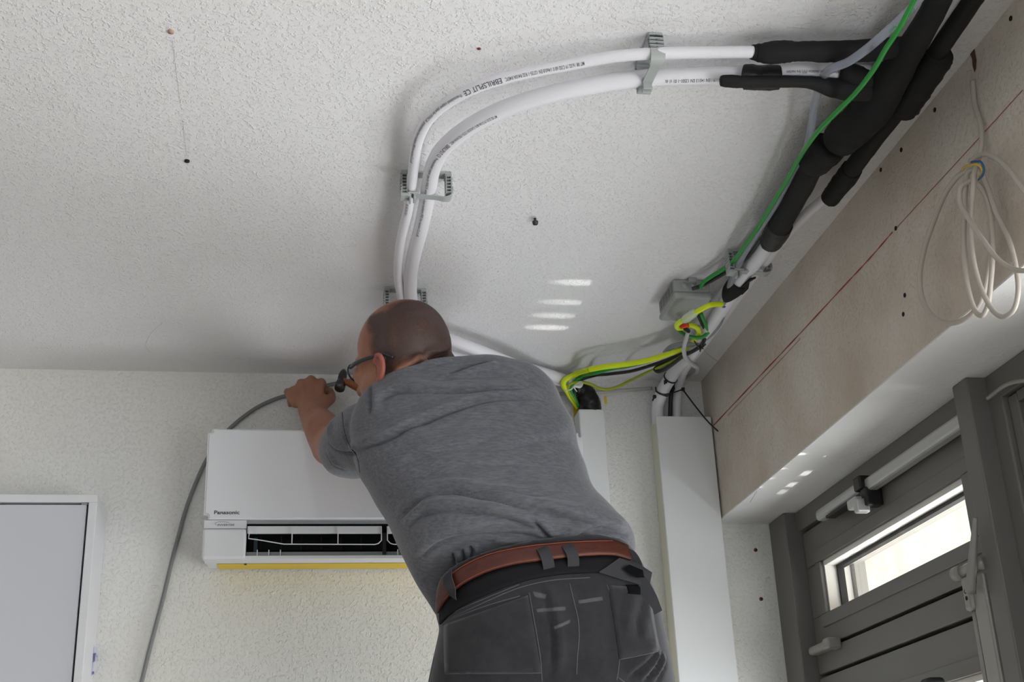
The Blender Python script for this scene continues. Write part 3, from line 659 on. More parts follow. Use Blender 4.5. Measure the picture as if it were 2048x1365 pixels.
# junction box
jb = thing('junction_box', (.829, 2.495, ZC), 'square grey junction box screwed to the ceiling in the corner', 'junction box')
X0, X1, Y0, Y1 = .788, .869, 2.436, 2.560
boxes('box_body', [((X0, Y0, ZC - .030), (X1, Y1, ZC))], MT['boxgrey'], jb, .004, 3)
boxes('lid', [((X0 - .002, Y0 - .003, ZC - .046), (X1 + .002, Y1 + .002, ZC - .0305))], MT['boxgrey'], jb, .006, 3)
for k in range(5): boxes('knockout', [((X0 - .0012, Y0 + .010 + k * .022, ZC - .026), (X0 + .001, Y0 + .025 + k * .022, ZC - .006))], MT['boxhole'], jb, .0005, 1)
for xx in (.812, .832, .853): tube('cable_entry', [(xx, Y0 - .002, ZC - .015), (xx, Y0 + .001, ZC - .015)], .0075, MT['boxgrey'], jb, 16, 1)
boxes('fixing_lug', [((.819, Y0 - .012, ZC - .010), (.837, Y0, ZC))], MT['boxgrey'], jb, .002)

o = px_tube('yellow_cable', [(1444, 608.5, .07, 5.4), (1432, 609, .075, 5.4), (1418, 611.5, .08, 5.4), (1403, 619, .085, 5.4), (1388, 627, .085, 5.2), (1370, 638, .085, 5.2), (1359, 645, .082, 5.2), (1353.5, 651, .078, 5), (1357, 657, .07, 5), (1368, 656, .06, 5)], MT['yellow'], seg=14)
tag(o, 'short bright yellow-green cable hanging in front of the junction box', 'cable', 'yellow cables in the corner')
o = px_tube('cable_connector', [(1392, 624.5, .085, 6), (1390, 625.5, .085, 8), (1380, 632, .086, 9), (1372, 638, .086, 9), (1368, 641, .085, 7)], MT['clearconn'], seg=16)
tag(o, 'clear plastic connector sleeve on the yellow-green cable', 'connector')
o = px_tube('yellow_cable', [(1372, 651, .055, 5), (1381, 651, .058, 5.2), (1391, 654, .06, 5.2), (1397, 661, .06, 5.2), (1397, 670, .058, 5.2), (1388, 683, .056, 5.3), (1366, 698, .056, 5.4), (1329, 711, .056, 5.5), (1289, 722.5, .056, 5.5), (1240, 730.5, .055, 5.6), (1210, 734, .054, 5.6), (1177, 740, .05, 5.6)], MT['yellow'], seg=14)
_v = [P(1147, 751, y=2.955), P(1129, 762, y=2.965), P(1127, 770, y=2.97), P(1133, 781, y=2.98), P(1142, 797, y=3.0), P(1154, 816, y=3.03)]
tag(o, 'long bright yellow-green cable sagging from the junction box to the narrow trunking', 'cable', 'yellow cables in the corner')
px_end = np.array([P(1179, 739.5, z=ZC - .05)] + _v); tube('cable_tail', px_end, [r * camz(p) / FPX for p, r in zip(px_end, [5.6, 5.6, 5.6, 5.6, 5.2, 4.5, 4])], MT['yellow'], o, 14)
o = tube('connector_block', [P(1362, 655, z=ZC - .075), P(1368, 652, z=ZC - .075), P(1377, 650, z=ZC - .075)], [.004, .0058, .0058], MT['orange'], None, 8, 3)
tag(o, 'small orange lever connector under the junction box', 'connector')
o = tube('cable_gland', [P(1370, 657, z=ZC - .078), P(1377, 663, z=ZC - .078)], .0048, MT['blackpl'], None, 8, 2); tag(o, 'tiny black gland just below the orange connector', 'cable gland')
o = px_tube('light_grey_cable', [(1376, 662, .075, 3.8), (1374, 672, .078, 4.2), (1369, 690, .08, 4.4), (1368, 703, .08, 4.4), (1371, 716, .078, 4.4), (1383, 728, .07, 4.3), (1395, 736, .06, 4.2)], MT['lightcable'], seg=12)
tag(o, 'thin light grey cable curling in front of the white corner pipes', 'cable')
tl = np.array([P(1395, 736, z=ZC - .06), P(1394, 743, z=ZC - .04), P(1384, 750, z=ZC - .016), P(1369, 757, z=ZC - .008)]); tube('cable_tail', tl, .0048, MT['lightcable'], o, 10)
o = px_tube('green_cable', [(1402, 628, .05, 3.8), (1407, 640, .054, 3.8), (1413, 654, .058, 3.8), (1417, 664, .062, 3.8), (1405, 674.5, .07, 3.8), (1386, 675, .07, 3.8), (1368, 669, .066, 3.8), (1357, 659, .055, 3.6), (1352, 650, .044, 3.4)], MT['green'], seg=10)
tag(o, 'green wire looping under the junction box', 'cable')
o = px_tube('black_cable', [(1396, 630, .046, 3.6), (1403, 645, .05, 3.8), (1411, 664, .056, 4), (1407, 684, .07, 4), (1397, 696, .074, 4), (1366, 713, .074, 4), (1339, 733, .074, 4.2), (1325, 741, .072, 4.2), (1314, 743, .068, 4), (1310, 739, .062, 3.8), (1318, 732, .056, 3.8), (1340, 721, .052, 3.6), (1366, 706, .05, 3.6)], MT['cableblack'], seg=12)
tag(o, 'thick black cable folded back on itself over the white corner pipes', 'cable')
bc = np.array([P(1366, 708, z=ZC - .05), P(1329, 722, z=ZC - .052), P(1303, 731, z=ZC - .054), P(1261, 743, z=ZC - .054), P(1219, 748.5, z=ZC - .052), P(1183, 753, y=2.965), P(1163, 760, y=2.975), P(1150, 772, y=2.985), P(1150, 790, y=3.0), P(1158, 812, y=3.02)])
o = tube('black_cable', bc, [3.4 * camz(p) / FPX for p in bc], MT['cableblack'], None, 10); tag(o, 'thin black cable running below the long yellow cable', 'cable')
gc = np.array([P(1300, 722, z=ZC - .05), P(1262, 731, z=ZC - .05), P(1227, 737, z=ZC - .05), P(1191, 746, z=ZC - .05), P(1158, 757, y=2.965), P(1145, 769, y=2.97), P(1141, 780, y=2.98), P(1147, 794, y=3.0), P(1157, 812, y=3.02)])
o = tube('green_cable', gc, [4.2 * camz(p) / FPX for p in gc], MT['green'], None, 10); tag(o, 'green cable tucked against the underside of the long yellow cable', 'cable')
oc = np.array([P(1386, 699, z=ZC - .062), P(1345, 723, z=ZC - .062), P(1289, 748, z=ZC - .06), P(1254, 765, y=2.975), P(1233, 775, y=2.975), P(1215, 779.5, y=2.975), P(1198, 777, y=2.97), P(1177, 768, y=2.965), P(1158, 765, y=2.965), P(1140, 769, y=2.965), P(1136, 779, y=2.975), P(1142, 793, y=2.99), P(1154, 811, y=3.02)])
o = tube('olive_cable', oc, [3.0 * camz(p) / FPX for p in oc], MT['olive'], None, 10); tag(o, 'thin olive cable drooping lowest between junction box and narrow trunking', 'cable')
# cable ties
def ring_tie(name, center, axis, r, w, label, mt='tie', tail=None, grp='black cable ties'):
    axis = nrm(axis); u = nrm(np.cross(axis, [0, 0, 1.0])); w_ = np.cross(axis, u); a = np.linspace(0, 2 * np.pi, 28, endpoint=False)
    V, Fc = [], []
    for k, (dr, da) in enumerate(((0, -w / 2), (0, w / 2), (.0014, w / 2), (.0014, -w / 2))):
        V += [np.asarray(center) + axis * da + (np.cos(t) * u + np.sin(t) * w_) * (r + dr) for t in a]
    n = 28
    for i in range(n):
        j = (i + 1) % n
        for k in range(4): Fc.append((k * n + i, k * n + j, ((k + 1) % 4) * n + j, ((k + 1) % 4) * n + i))
    t = thing(name, center, label, 'cable tie', grp)
    mesh_obj('band', V, Fc, MT[mt], t, False)
    if tail is not None:
        hd = np.asarray(tail[0]); boxes('tie_head', [(hd - .0040, hd + .0040)], MT[mt], t, .001)
        if len(tail) > 1: tube('tail', tail, .0022, MT[mt], t, 6)
    return t
def tie_on(pts, rad, px, py, **k):
    c = catmull(np.column_stack([pts, rad]), 8); i = min(range(len(c)), key=lambda i: abs((RW.T @ (c[i, :3] - CAM))[1] / (RW.T @ (c[i, :3] - CAM))[2] * FPX + CY - py))
    i = max(1, min(len(c) - 2, i)); return c[i, :3], c[i + 1, :3] - c[i - 1, :3], c[i, 3] + .0008
c_, ax_, r_ = tie_on(pa, ra, 0, 757); ring_tie('cable_tie', c_, ax_, r_, .004, 'black cable tie highest on the left corner pipe', tail=[P(1331, 764, y=2.955), P(1329, 769, y=2.955)])
c_, ax_, r_ = tie_on(pa, ra, 0, 785); ring_tie('cable_tie', c_, ax_, r_, .004, 'black cable tie low on the left corner pipe, just above the trunking', tail=[P(1309, 794, y=2.965), P(1305, 802, y=2.965)])
cm_ = (np.array(P(1330, 781, y=2.995)) + P(1356, 783, y=3.01)) / 2
t_ = thing('cable_tie', P(1340, 784, y=2.97), 'black cable tie binding both corner pipes, its long tail sticking out to the lintel', 'cable tie', 'black cable ties')
tube('tail', [P(1366, 780, y=2.985), P(1390, 812, y=2.97), P(1418, 846, y=2.95), P(1436, 863, y=2.94)], .0022, MT['tie'], t_, 6)
boxes('tie_head', [(P(1366, 779, y=2.985) - .004, P(1366, 779, y=2.985) + .004)], MT['tie'], t_, .001)
tube('cross_band', [P(1311, 775, y=2.990), P(1314, 784, y=2.973), P(1326, 789, y=2.970), P(1342, 787, y=2.976), P(1366, 779, y=2.987)], .0019, MT['tie'], t_, 6)
t_ = thing('cable_tie', P(1400, 700, z=ZC - .08), 'knotted black cable tie where the cables cross under the junction box', 'cable tie', 'black cable ties')
tube('band', [P(1389, 683, z=ZC - .066), P(1394, 691, z=ZC - .086), P(1401, 697, z=ZC - .086), P(1411, 689, z=ZC - .07)], .0018, MT['tie'], t_, 6)
boxes('tie_head', [(P(1400, 696, z=ZC - .086) - .004, P(1400, 696, z=ZC - .086) + .004)], MT['tie'], t_, .001)
tube('tail', [P(1401, 697, z=ZC - .088), P(1400, 704, z=ZC - .096)], .0016, MT['tie'], t_, 6, 2)
tube('tail', [P(1401, 693, z=ZC - .088), P(1406, 698, z=ZC - .096)], .0016, MT['tie'], t_, 6, 2)
o = tube('thin_string', [P(1403, 692, z=ZC - .08), P(1415, 708, z=ZC - .05), P(1435, 723, z=ZC - .015)], .0009, MT['lightcable'], None, 6); tag(o, 'thin pale string from the knotted cable tie to the lintel', 'string')
o = tube('white_cable_tie', [P(1130, 782, y=2.955), P(1141, 780, y=2.945), P(1150, 772, y=2.945), P(1162, 766, y=2.95), P(1160, 773, y=2.945), P(1148, 774, y=2.94), P(1154, 784, y=2.94)], [.0014, .0018, .0025, .005, .005, .0025, .001], MT['tiewhite'], None, 8)
tag(o, 'white cable tie around the cables where they drop into the narrow trunking', 'cable tie')
o = tube('black_cable', [P(1349, 770, y=3.02), P(1343, 786, y=3.012), P(1341, 806, y=3.018), P(1340, 850, y=3.025)], .0055, MT['cableblack'], None, 10); tag(o, 'short black cable between the two corner pipes at the wide trunking', 'cable')
# taped elbow of the pair, above the narrow trunking
tp = [P(1150, 772, y=3.0), P(1164, 781, y=3.01), P(1175, 797, y=3.015), P(1181, 815, y=3.02), P(1183, 840, y=3.022)]
o = tube('taped_elbow', tp, [.016, .023, .0275, .028, .026], MT['tape'], None, 22, 8, True, .09); tag(o, 'bulky elbow wrapped in black tape above the narrow trunking', 'pipe wrap')

# ------------------------------------------------------------------ trunkings
zt = P(1157, 818, y=2.993)[2]; zj = P(1225, 1013, y=2.993)[2]
t_ = thing('narrow_trunking', (.722, YW, .1), 'narrow white cable trunking between the air conditioner and the wide trunking', 'trunking')
bm = bmesh.new(); box(bm, (.6885, 2.993, zj), (.7545, YW - .0005, zt), .004, 3); bm_obj('cover', bm, MT['trunk'], t_)
boxes('coupling_cover', [((.6875, 2.9905, .1), (.7565, YW - .0005, zj - .0015))], MT['trunk'], t_, .003, 2)
pp = P(1204, 806, y=3.045); boxes('back_plate', [((.7605, 3.046, zt - .1), (.7655, YW - .0005, P(1204, 797, y=3.046)[2]))], MT['trunk'], t_)
zt2 = P(1366, 833, y=2.99)[2]
t_ = thing('wide_trunking', (.96, YW, .0), 'wide white trunking in the corner under the lintel', 'trunking')
boxes('cover', [((.887, 2.990, .02), (1.0315, 2.9965, zt2))], MT['trunk'], t_, .002, 2)
boxes('body', [((.889, 2.9968, .02), (.8935, YW - .0005, zt2 - .004)), ((1.025, 2.9968, .02), (1.0295, YW - .0005, zt2 - .004)), ((.894, 3.049, .02), (1.0245, YW - .0005, zt2 - .004))], MT['trunkside'], t_)
o = boxes('yellow_tape', [((P(1146, 812, y=YW)[0], YW - .0012, P(1150, 880, y=YW)[2]), (P(1158, 812, y=YW)[0], YW - .0003, P(1150, 806, y=YW)[2]))], MT['ytape']); tag(o, 'strip of yellow masking tape on the wall left of the narrow trunking', 'tape', 'yellow tape strips')
pp = P(1211, 797, y=YW); o = boxes('yellow_tape', [((pp[0] - .0035, YW - .0012, pp[2] - .016), (pp[0] + .003, YW - .0003, pp[2] + .006))], MT['ytape']); tag(o, 'scrap of yellow tape at the top right of the narrow trunking', 'tape', 'yellow tape strips')

# ------------------------------------------------------------------ coil of white cable on the lintel
def bpt(px, py, off): return P(px, py, x=XB - off)
def cz(x, y): return 1740 + x * .4101, 200 + y * .4103
wc = [(*cz(500, -95), .004), (*cz(512, 30), .006), (*cz(540, 120), .008), (*cz(545, 210), .010), (*cz(528, 290), .018), (*cz(500, 325), .03), (*cz(430, 372), .03), (*cz(368, 455), .03), (*cz(308, 600), .03), (*cz(262, 740), .03), (*cz(242, 860), .03), (*cz(252, 960), .03), (*cz(298, 1045), .032), (*cz(370, 1088), .032), (*cz(440, 1080), .03), (*cz(505, 1035), .026), (*cz(545, 970), .022), (*cz(575, 840), .02), (*cz(592, 700), .018), (*cz(592, 560), .018), (*cz(566, 430), .02), (*cz(535, 350), .03),
      (*cz(515, 320), .05), (*cz(503, 430), .055), (*cz(492, 560), .052), (*cz(497, 720), .05), (*cz(522, 860), .05), (*cz(562, 965), .05), (*cz(610, 1038), .048), (*cz(652, 1058), .046), (*cz(700, 1025), .042), (*cz(722, 940), .038), (*cz(710, 810), .034), (*cz(676, 680), .03), (*cz(615, 550), .028), (*cz(570, 420), .03), (*cz(530, 345), .038),
      (*cz(480, 350), .042), (*cz(466, 430), .042), (*cz(460, 560), .04), (*cz(457, 720), .04), (*cz(468, 860), .04), (*cz(492, 975), .04), (*cz(522, 1042), .038), (*cz(548, 1052), .036), (*cz(572, 1010), .033), (*cz(588, 900), .03), (*cz(598, 760), .026), (*cz(596, 620), .024), (*cz(570, 480), .03), (*cz(500, 395), .045), (*cz(448, 420), .06), (*cz(437, 490), .066), (*cz(482, 580), .068), (*cz(556, 690), .068), (*cz(622, 775), .068), (*cz(690, 822), .066), (*cz(760, 832), .064), (*cz(850, 790), .06), (*cz(860, 620), .055), (*cz(780, 480), .05), (*cz(748, 440), .05), (*cz(670, 332), .048), (*cz(602, 278), .045), (*cz(545, 266), .042), (*cz(490, 300), .04)]
wp = [bpt(*w) for w in wc]
coil = thing('cable_coil', bpt(1945, 330, 0), 'hanging coil of white cable tied with yellow and blue wire on the lintel', 'cable coil')
tube('cable', wp, [5.3 * camz(p) / FPX for p in wp], MT['white_cable'], coil, 12, 8)
def arc(lst, r, m_): q = [bpt(*cz(a, b), o_) for a, b, o_ in lst]; tube('tie_wire', q, r, m_, coil, 8, 6)
arc([(450, 345, .045), (462, 328, .056), (500, 316, .064), (530, 318, .064), (545, 335, .062), (546, 358, .056), (533, 372, .05)], .0018, MT['yw'])
arc([(495, 304, .05), (520, 300, .058), (545, 308, .062), (556, 335, .06), (550, 365, .056), (530, 388, .05)], .0018, MT['bw'])

# ------------------------------------------------------------------ air conditioner
YF = 2.854
ac = thing('air_conditioner', (.229, YW, CAMZ + .664), 'white split air conditioner on the wall behind the man, outlet flap open', 'air conditioner')
AX0, AX1 = -.207, .663
def prof_x(name, prof, x0, x1, mt, parent, bev=0.0):
    bm = bmesh.new(); a = [bm.verts.new((x0, y, z)) for y, z in prof]; b = [bm.verts.new((x1, y, z)) for y, z in prof]
    bm.faces.new(a); bm.faces.new(b[::-1]); n = len(prof)
    for i in range(n): bm.faces.new((a[i], b[i], b[(i + 1) % n], a[(i + 1) % n]))
    bmesh.ops.recalc_face_normals(bm, faces=bm.faces)
    if bev: bmesh.ops.bevel(bm, geom=list(bm.edges), offset=bev, segments=2, affect='EDGES')
    return bm_obj(name, bm, mt, parent)
prof_x('casing', [(YW - .0008, R(.950)), (YF + .03, R(.952)), (YF + .021, R(.945)), (YF + .021, R(.741)), (YW - .03, R(.741)), (YW - .0008, R(.715))], AX0 + .004, AX1 - .004, MT['acmatte'], ac, .003)
def pan(xs0, xs1): pass
# gently bowed glossy front panel with rounded lower corners
bm = bmesh.new(); box(bm, (AX0, YF, R(.746)), (AX1, YF + .02, R(.957)), 0)
es = [e_ for e_ in bm.edges if abs(e_.verts[0].co.x - e_.verts[1].co.x) < 1e-6 and abs(e_.verts[0].co.z - e_.verts[1].co.z) < 1e-6]
bmesh.ops.bevel(bm, geom=es, offset=.010, segments=5, affect='EDGES')
es = [e_ for e_ in bm.edges if all(abs(v_.co.y - YF) < 1e-5 for v_ in e_.verts)]
bmesh.ops.bevel(bm, geom=es, offset=.004, segments=3, affect='EDGES')
bm_obj('front_panel', bm, MT['acwhite'], ac, False)
XC = P(492, 1080, y=YF)[0]
boxes('badge_strip', [((AX0 + .001, YF + .004, R(.726)), (XC, YF + .03, R(.7455)))], MT['acmatte'], ac, .002)
boxes('side_cover', [((AX0, YF + .001, R(.658)), (XC, YF + .03, R(.7255)))], MT['acmatte'], ac, .0055, 3)
boxes('side_cover', [((AX1 - .09, YF + .001, R(.658)), (AX1, YF + .03, R(.7455)))], MT['acmatte'], ac, .0055, 3)
prof_x('underside', [(YF + .004, R(.6645)), (YF + .004, R(.658)), (YF + .06, R(.6605)), (2.96, R(.672)), (3.045, R(.678)), (YW - .0008, R(.690)), (YW - .0008, R(.714)), (3.0, R(.688)), (2.93, R(.6665))], AX0 + .004, AX1 - .004, MT['acmatte'], ac)
prof_x('outlet', [(2.985, R(.741)), (2.945, R(.741)), (2.96, R(.725)), (2.955, R(.70)), (2.92, R(.680)), (2.9, R(.668)), (2.93, R(.668)), (2.985, R(.690))], XC - .02, AX1 - .07, MT['acdark'], ac)
boxes('outlet_end', [((XC - .006, YF + .03, R(.667)), (XC - .0005, 2.96, R(.741)))], MT['acdark'], ac)
boxes('outlet_top', [((XC, YF + .022, R(.7395)), (AX1 - .09, 2.95, R(.7412)))], MT['acdark'], ac)
boxes('outlet_lip', [((XC, YF + .010, R(.6645)), (AX1 - .09, YF + .03, R(.667))), ((XC, YF + .030, R(.6645)), (AX1 - .09, YF + .036, R(.679)))], MT['acgrey'], ac)
for px in (515, 538, 561, 795): 
    xx = P(px, 1100, y=YF + .02)[0]; boxes('lip_rib', [((xx - .001, YF + .008, R(.666)), (xx + .001, YF + .031, R(.679)))], MT['acmatte'], ac)
for k in range(14):
    xx = XC + .03 + k * .045; boxes('air_vane', [((xx, YF + .06, R(.690)), (xx + .0015, YF + .085, R(.722)))], MT['acdark'], ac)
boxes('vane_post', [((P(511, 1090, y=2.88)[0] - .004, 2.885, R(.672)), (P(511, 1090, y=2.88)[0] + .004, 2.9, R(.712)))], MT['gap'], ac)
boxes('flap_pivot', [((P(770, 1080, y=YF)[0] - .004, YF + .02, R(.668)), (P(770, 1080, y=YF)[0] + .004, YF + .034, R(.72)))], MT['blackpl'], ac, .001)
# the opened flap: top bar, thin outline and ribs, two fields
def fz(py): return CAMZ + .956 - (py - 858) * .001150
def fx(px): return P(px, 1080, y=YF)[0]
for a, b, vx, poly in ((494, 764, (512, 584, 676), [(495, 1054), (498, 1066), (497, 1078), (520, 1081), (568, 1089), (750, 1090), (757, 1088), (763, 1082), (763, 1058)]),
                 (774, 1060, (866, 958), [(775, 1058), (775, 1082), (781, 1088), (788, 1090), (990, 1090), (1045, 1080), (1058, 1078), (1058, 1056)])):
    fl_ = boxes('flap', [((fx(a), YF + .004, fz(1068)), (fx(b), YF + .010, fz(1053)))], MT['acmatte'], ac, .0015)
    tube('flap_edge', [(fx(p_[0]), YF + .003, fz(p_[1])) for p_ in poly], .0013, MT['acwhite'], fl_, 8, 1, True, 0, True)
    for k_, q_ in enumerate(vx): boxes('flap_rib', [((fx(q_) - .0011, YF + .001, fz(1069 if (k_ == 0 and a < 600) else 1089)), (fx(q_) + .0011, YF + .006, fz(1054)))], MT['acwhite'], fl_)
def flat_text(name, s, size, px, py, y, m_, parent, bold=0, width=None, shear=0.0):
    v, f = text_mesh(s, size, bold); o_ = P(px, py, y=y)
    k = 1.0 if width is None else width / v[:, 0].max()
    q = np.stack([o_[0] + v[:, 0] * k + shear * v[:, 1], np.full(len(v), y), o_[2] + v[:, 1]], 1); return mesh_obj(name, q, f, m_, parent, False)
flat_text('brand_lettering', 'Panasonic', .0118, 427.5, 1029, YF - .0006, MT['ink'], ac, .00018, P(479, 1029, y=YF)[0] - P(427.5, 1029, y=YF)[0])
flat_text('badge_lettering', 'INVERTER', .0062, 434, 1052.5, YF + .0034, MT['inkgrey'], ac, .00015, P(470, 1052, y=YF)[0] - P(434, 1052, y=YF)[0] - .001, .25)
strip('badge_swoosh', [P(x, y, y=YF + .0036) for x, y in catmull([(433, 1051, 0), (430, 1048, 0), (434, 1045.5, 0), (444, 1044.6, 0), (458, 1045.5, 0)], 5)[:, :2]], .0009, (0, -1, 0), MT['inkgrey'], ac)
o = prof_x('yellow_tape', [(2.965, R(.6715)), (2.965, R(.6705)), (3.046, R(.6765)), (3.046, R(.6775))], AX0 + .028, AX1 - .02, MT['ytape'], None); tag(o, 'strip of yellow masking tape along the underside of the air conditioner', 'tape', 'yellow tape strips')
pt_ = [P(431, 1131, y=3.02), P(452, 1131, y=3.02), P(449, 1139, y=3.044), P(438, 1137, y=3.044)]
mesh_obj('loose_end', pt_, [(0, 1, 2, 3)], MT['ytape'], o, False)

# ------------------------------------------------------------------ cabinet
CY_ = 2.90; cx1 = P(195.5, 991, y=CY_)[0]; czt = P(150, 989.5, y=CY_)[2]; cx0 = -1.25
cb = thing('wall_cabinet', ((cx0 + cx1) / 2, YW, .3), 'white wall cabinet with a flat grey-white door, cut by the picture corner', 'cabinet')
t_ = .018
boxes('body', [((cx0, CY_, czt - t_), (cx1, YW - .0005, czt)), ((cx1 - t_, CY_, .3), (cx1, YW - .0005, czt - t_)), ((cx0, CY_, .3), (cx0 + t_, YW - .0005, czt - t_)), ((cx0 + t_, YW - .02, .3), (cx1 - t_, YW - .0005, czt - t_)), ((cx0 + t_, CY_ + .01, .3), (cx1 - t_, YW - .0005, .3 + t_))], MT['cab'], cb, .0012)
boxes('door', [((cx0 + t_ + .003, CY_ + .0035, .3 + t_ + .003), (cx1 - t_ - .0045, CY_ + .022, czt - t_ - .0045))], MT['cabdoor'], cb, .0015)
boxes('hinge', [((cx1 - t_ - .016, CY_ + .004, czt - t_ - .004), (cx1 - t_ - .003, CY_ + .02, czt - t_ - .001))], MT['acgrey'], cb)
def side_pt(px, py): return P(px, py, x=cx1 + .0004)
def side_quad(name, pts, m_, parent, lift=0.0):
    v = [side_pt(*q) + np.array((lift, 0, 0)) for q in pts]; return mesh_obj(name, v, [tuple(range(len(v)))], m_, parent, False)
st = side_quad('sticker', [(188, 1294), (196, 1294), (191.5, 1350), (183, 1352)], MT['sticker'], cb)
side_quad('sticker_print', [(186.5, 1308), (193, 1306), (191.5, 1322), (185.5, 1326)], MT['stickblue'], st, .0004); side_quad('sticker_print', [(184, 1345), (189, 1343), (188.6, 1348), (183.7, 1350)], MT['stickblue'], st, .0004)
side_quad('sticker_print', [(194.3, 1305), (196.6, 1305), (196.2, 1317), (194.0, 1317)], MT['stickred'], st, .0004)

# ------------------------------------------------------------------ grey cable held at the wall, cable nail clip, hammer
gy = YW - .0075
gp = [P(760, 752, y=gy), P(720, 757, y=gy), P(690, 764, y=gy), P(660, 770, y=gy), P(620, 780, y=gy), P(580, 790, y=gy), P(552, 798, y=gy), P(515, 815, y=gy), P(482, 838, y=gy), P(455, 862, y=gy), P(430, 893, y=gy), P(408, 930, y=gy), P(388, 975, y=gy), P(371, 1022, y=gy), P(355, 1080, y=gy), P(342, 1130, y=gy), P(328, 1190, y=gy), P(310, 1258, y=gy), P(294, 1320, y=gy), P(278, 1390, y=gy), P(262, 1500, y=gy)]
o = tube('grey_cable', gp, .0048, MT['greycable'], None, 12, 8); tag(o, 'loose grey cable bowing from the hand down past the air conditioner', 'cable')
hm = thing('hammer', P(685, 762, y=2.97), 'small hammer with dark steel head and wooden handle, raised to the wall', 'hammer')
h0, h1 = P(688, 741, y=2.985), P(679, 778, y=2.955)
tube('hammer_head', [h0, h0 + (h1 - h0) * .15, h0 + (h1 - h0) * .4, h0 + (h1 - h0) * .62, h0 + (h1 - h0) * .7, h1], [.0045, .009, .0105, .0105, .0125, .0125], MT['metal'], hm, 14, 3)
hd0, hd1 = P(684, 760, y=2.97), P(790, 812, y=2.86)
tube('handle', [hd0, hd0 + (hd1 - hd0) * .12, hd0 + (hd1 - hd0) * .4, hd0 + (hd1 - hd0) * .75, hd1, hd1 + (hd1 - hd0) * .35], [.007, .0085, .0105, .0125, .013, .014], MT['wood'], hm, 14, 4)

# ------------------------------------------------------------------ the man
SEGR = 56
def ring(Lp, Rp, y, th, k=0.0, p=2.25, yl=None, yr=None, roll=0.0):
    """cross section whose left and right edges lie on the sight lines of two picture points; th = half depth, k tilts its far side down"""
    a = P(*Lp, y=yl or y); b = P(*Rp, y=yr or y); c = (a + b) / 2; u = (b - a) / 2
    d = np.array([c[0], c[1], 0]); un = nrm(u); d = nrm(d - un * (d @ un)); w = nrm(np.array([d[0], d[1], d[2] - k])) * th
    t = np.linspace(0, 2 * np.pi, SEGR, endpoint=False); ct, st = np.cos(t), np.sin(t); e = 2.0 / p
    return c + (np.sign(ct) * np.abs(ct) ** e)[:, None] * u + (np.sign(st) * np.abs(st) ** e)[:, None] * w
def loft(rings, n=6):
    A = np.array(rings); flat = catmull(A.reshape(len(A), -1), n).reshape(-1, A.shape[1], 3); return flat
def loft_data(flat):
    m, s = flat.shape[:2]; f = []
    for i in range(m - 1):
        for j in range(s): k = (j + 1) % s; f.append((i * s + j, i * s + k, (i + 1) * s + k, (i + 1) * s + j))
    f.append(tuple(range(s - 1, -1, -1))); f.append(tuple((m - 1) * s + j for j in range(s)))
    return flat.reshape(-1, 3), f
def limb(pts, rad, seg=20, n=6):
    p = np.array(pts, float); c = catmull(np.column_stack([p, np.array(rad, float)]), n)
    # rounded ends
    T0 = nrm(c[0, :3] - c[1, :3]); T1 = nrm(c[-1, :3] - c[-2, :3]); r0, r1 = c[0, 3], c[-1, 3]
    pre = [np.append(c[0, :3] + T0 * r0 * s, r0 * math.sqrt(1 - s * s)) for s in (.97, .8, .5, .25)]
    post = [np.append(c[-1, :3] + T1 * r1 * s, r1 * math.sqrt(1 - s * s)) for s in (.25, .5, .8, .97)]
    c = np.vstack([pre, c, post]); return tube_data(c[:, :3], c[:, 3], seg)
def ellipsoid(c, ax, rad, nu=28, nv=18):
    ax = np.array(ax); v, f = [], []
    for i in range(nv + 1):
        ph = math.pi * i / nv; ph = min(max(ph, .02), math.pi - .02)
        for j in range(nu):
            t = 2 * math.pi * j / nu; q = np.array([math.sin(ph) * math.cos(t), math.sin(ph) * math.sin(t), math.cos(ph)]) * rad
            v.append(np.asarray(c) + q @ ax)
    for i in range(nv):
        for j in range(nu): k = (j + 1) % nu; f.append((i * nu + j, i * nu + k, (i + 1) * nu + k, (i + 1) * nu + j))
    f.append(tuple(range(nu - 1, -1, -1))); f.append(tuple(nv * nu + j for j in range(nu)))
    return np.array(v), f

# torso rings (picture points of the left and right outline at their real distance)
YS, YH = 2.40, 2.27
TR = [ring((792, 788), (918, 752), 2.395, .072, 0, 2.0),
      ring((744, 793), (955, 748), 2.40, .098, .1),
      ring((706, 828), (1078, 757), 2.405, .122, .1, 2.35),
      ring((700, 880), (1116, 806), 2.40, .134, .1, 2.4),
      ring((716, 935), (1146, 872), 2.385, .140, .1, 2.35),
      ring((744, 988), (1164, 938), 2.365, .142, .1),
      ring((776, 1040), (1190, 1000), 2.34, .144, .12),
      ring((800, 1088), (1234, 1052), 2.31, .146, .18),
      ring((826, 1146), (1265, 1092), 2.29, .148, .34, yl=2.31),
      ring((850, 1190), (1268, 1130), 2.28, .147, .44, yl=2.345),
      ring((868, 1224), (1260, 1158), 2.28, .145, .50, yl=2.375)]
sleeve = [P(790, 860, y=2.42), P(750, 868, y=2.44), P(720, 882, y=2.50), P(704, 894, y=2.555), P(699, 900, y=2.60)]
sl_r = [.066, .071, .071, .068, .062]
rs = [P(1010, 810, y=2.42), P(1040, 805, y=2.46), P(1030, 830, y=2.56), P(1015, 850, y=2.62)]      # right sleeve, reaching forward behind the chest
shirt_v, shirt_f = voxel_union([loft_data(loft(TR)), tube_data(catmull(np.column_stack([sleeve, sl_r]), 6)[:, :3], catmull(np.column_stack([sleeve, sl_r]), 6)[:, 3], 28),
                                limb([P(940, 775, y=2.41), P(988, 763, y=2.41), P(1062, 790, y=2.42)], [.036, .038, .046]), limb(rs, [.07, .072, .068, .064])], .0042, 12)
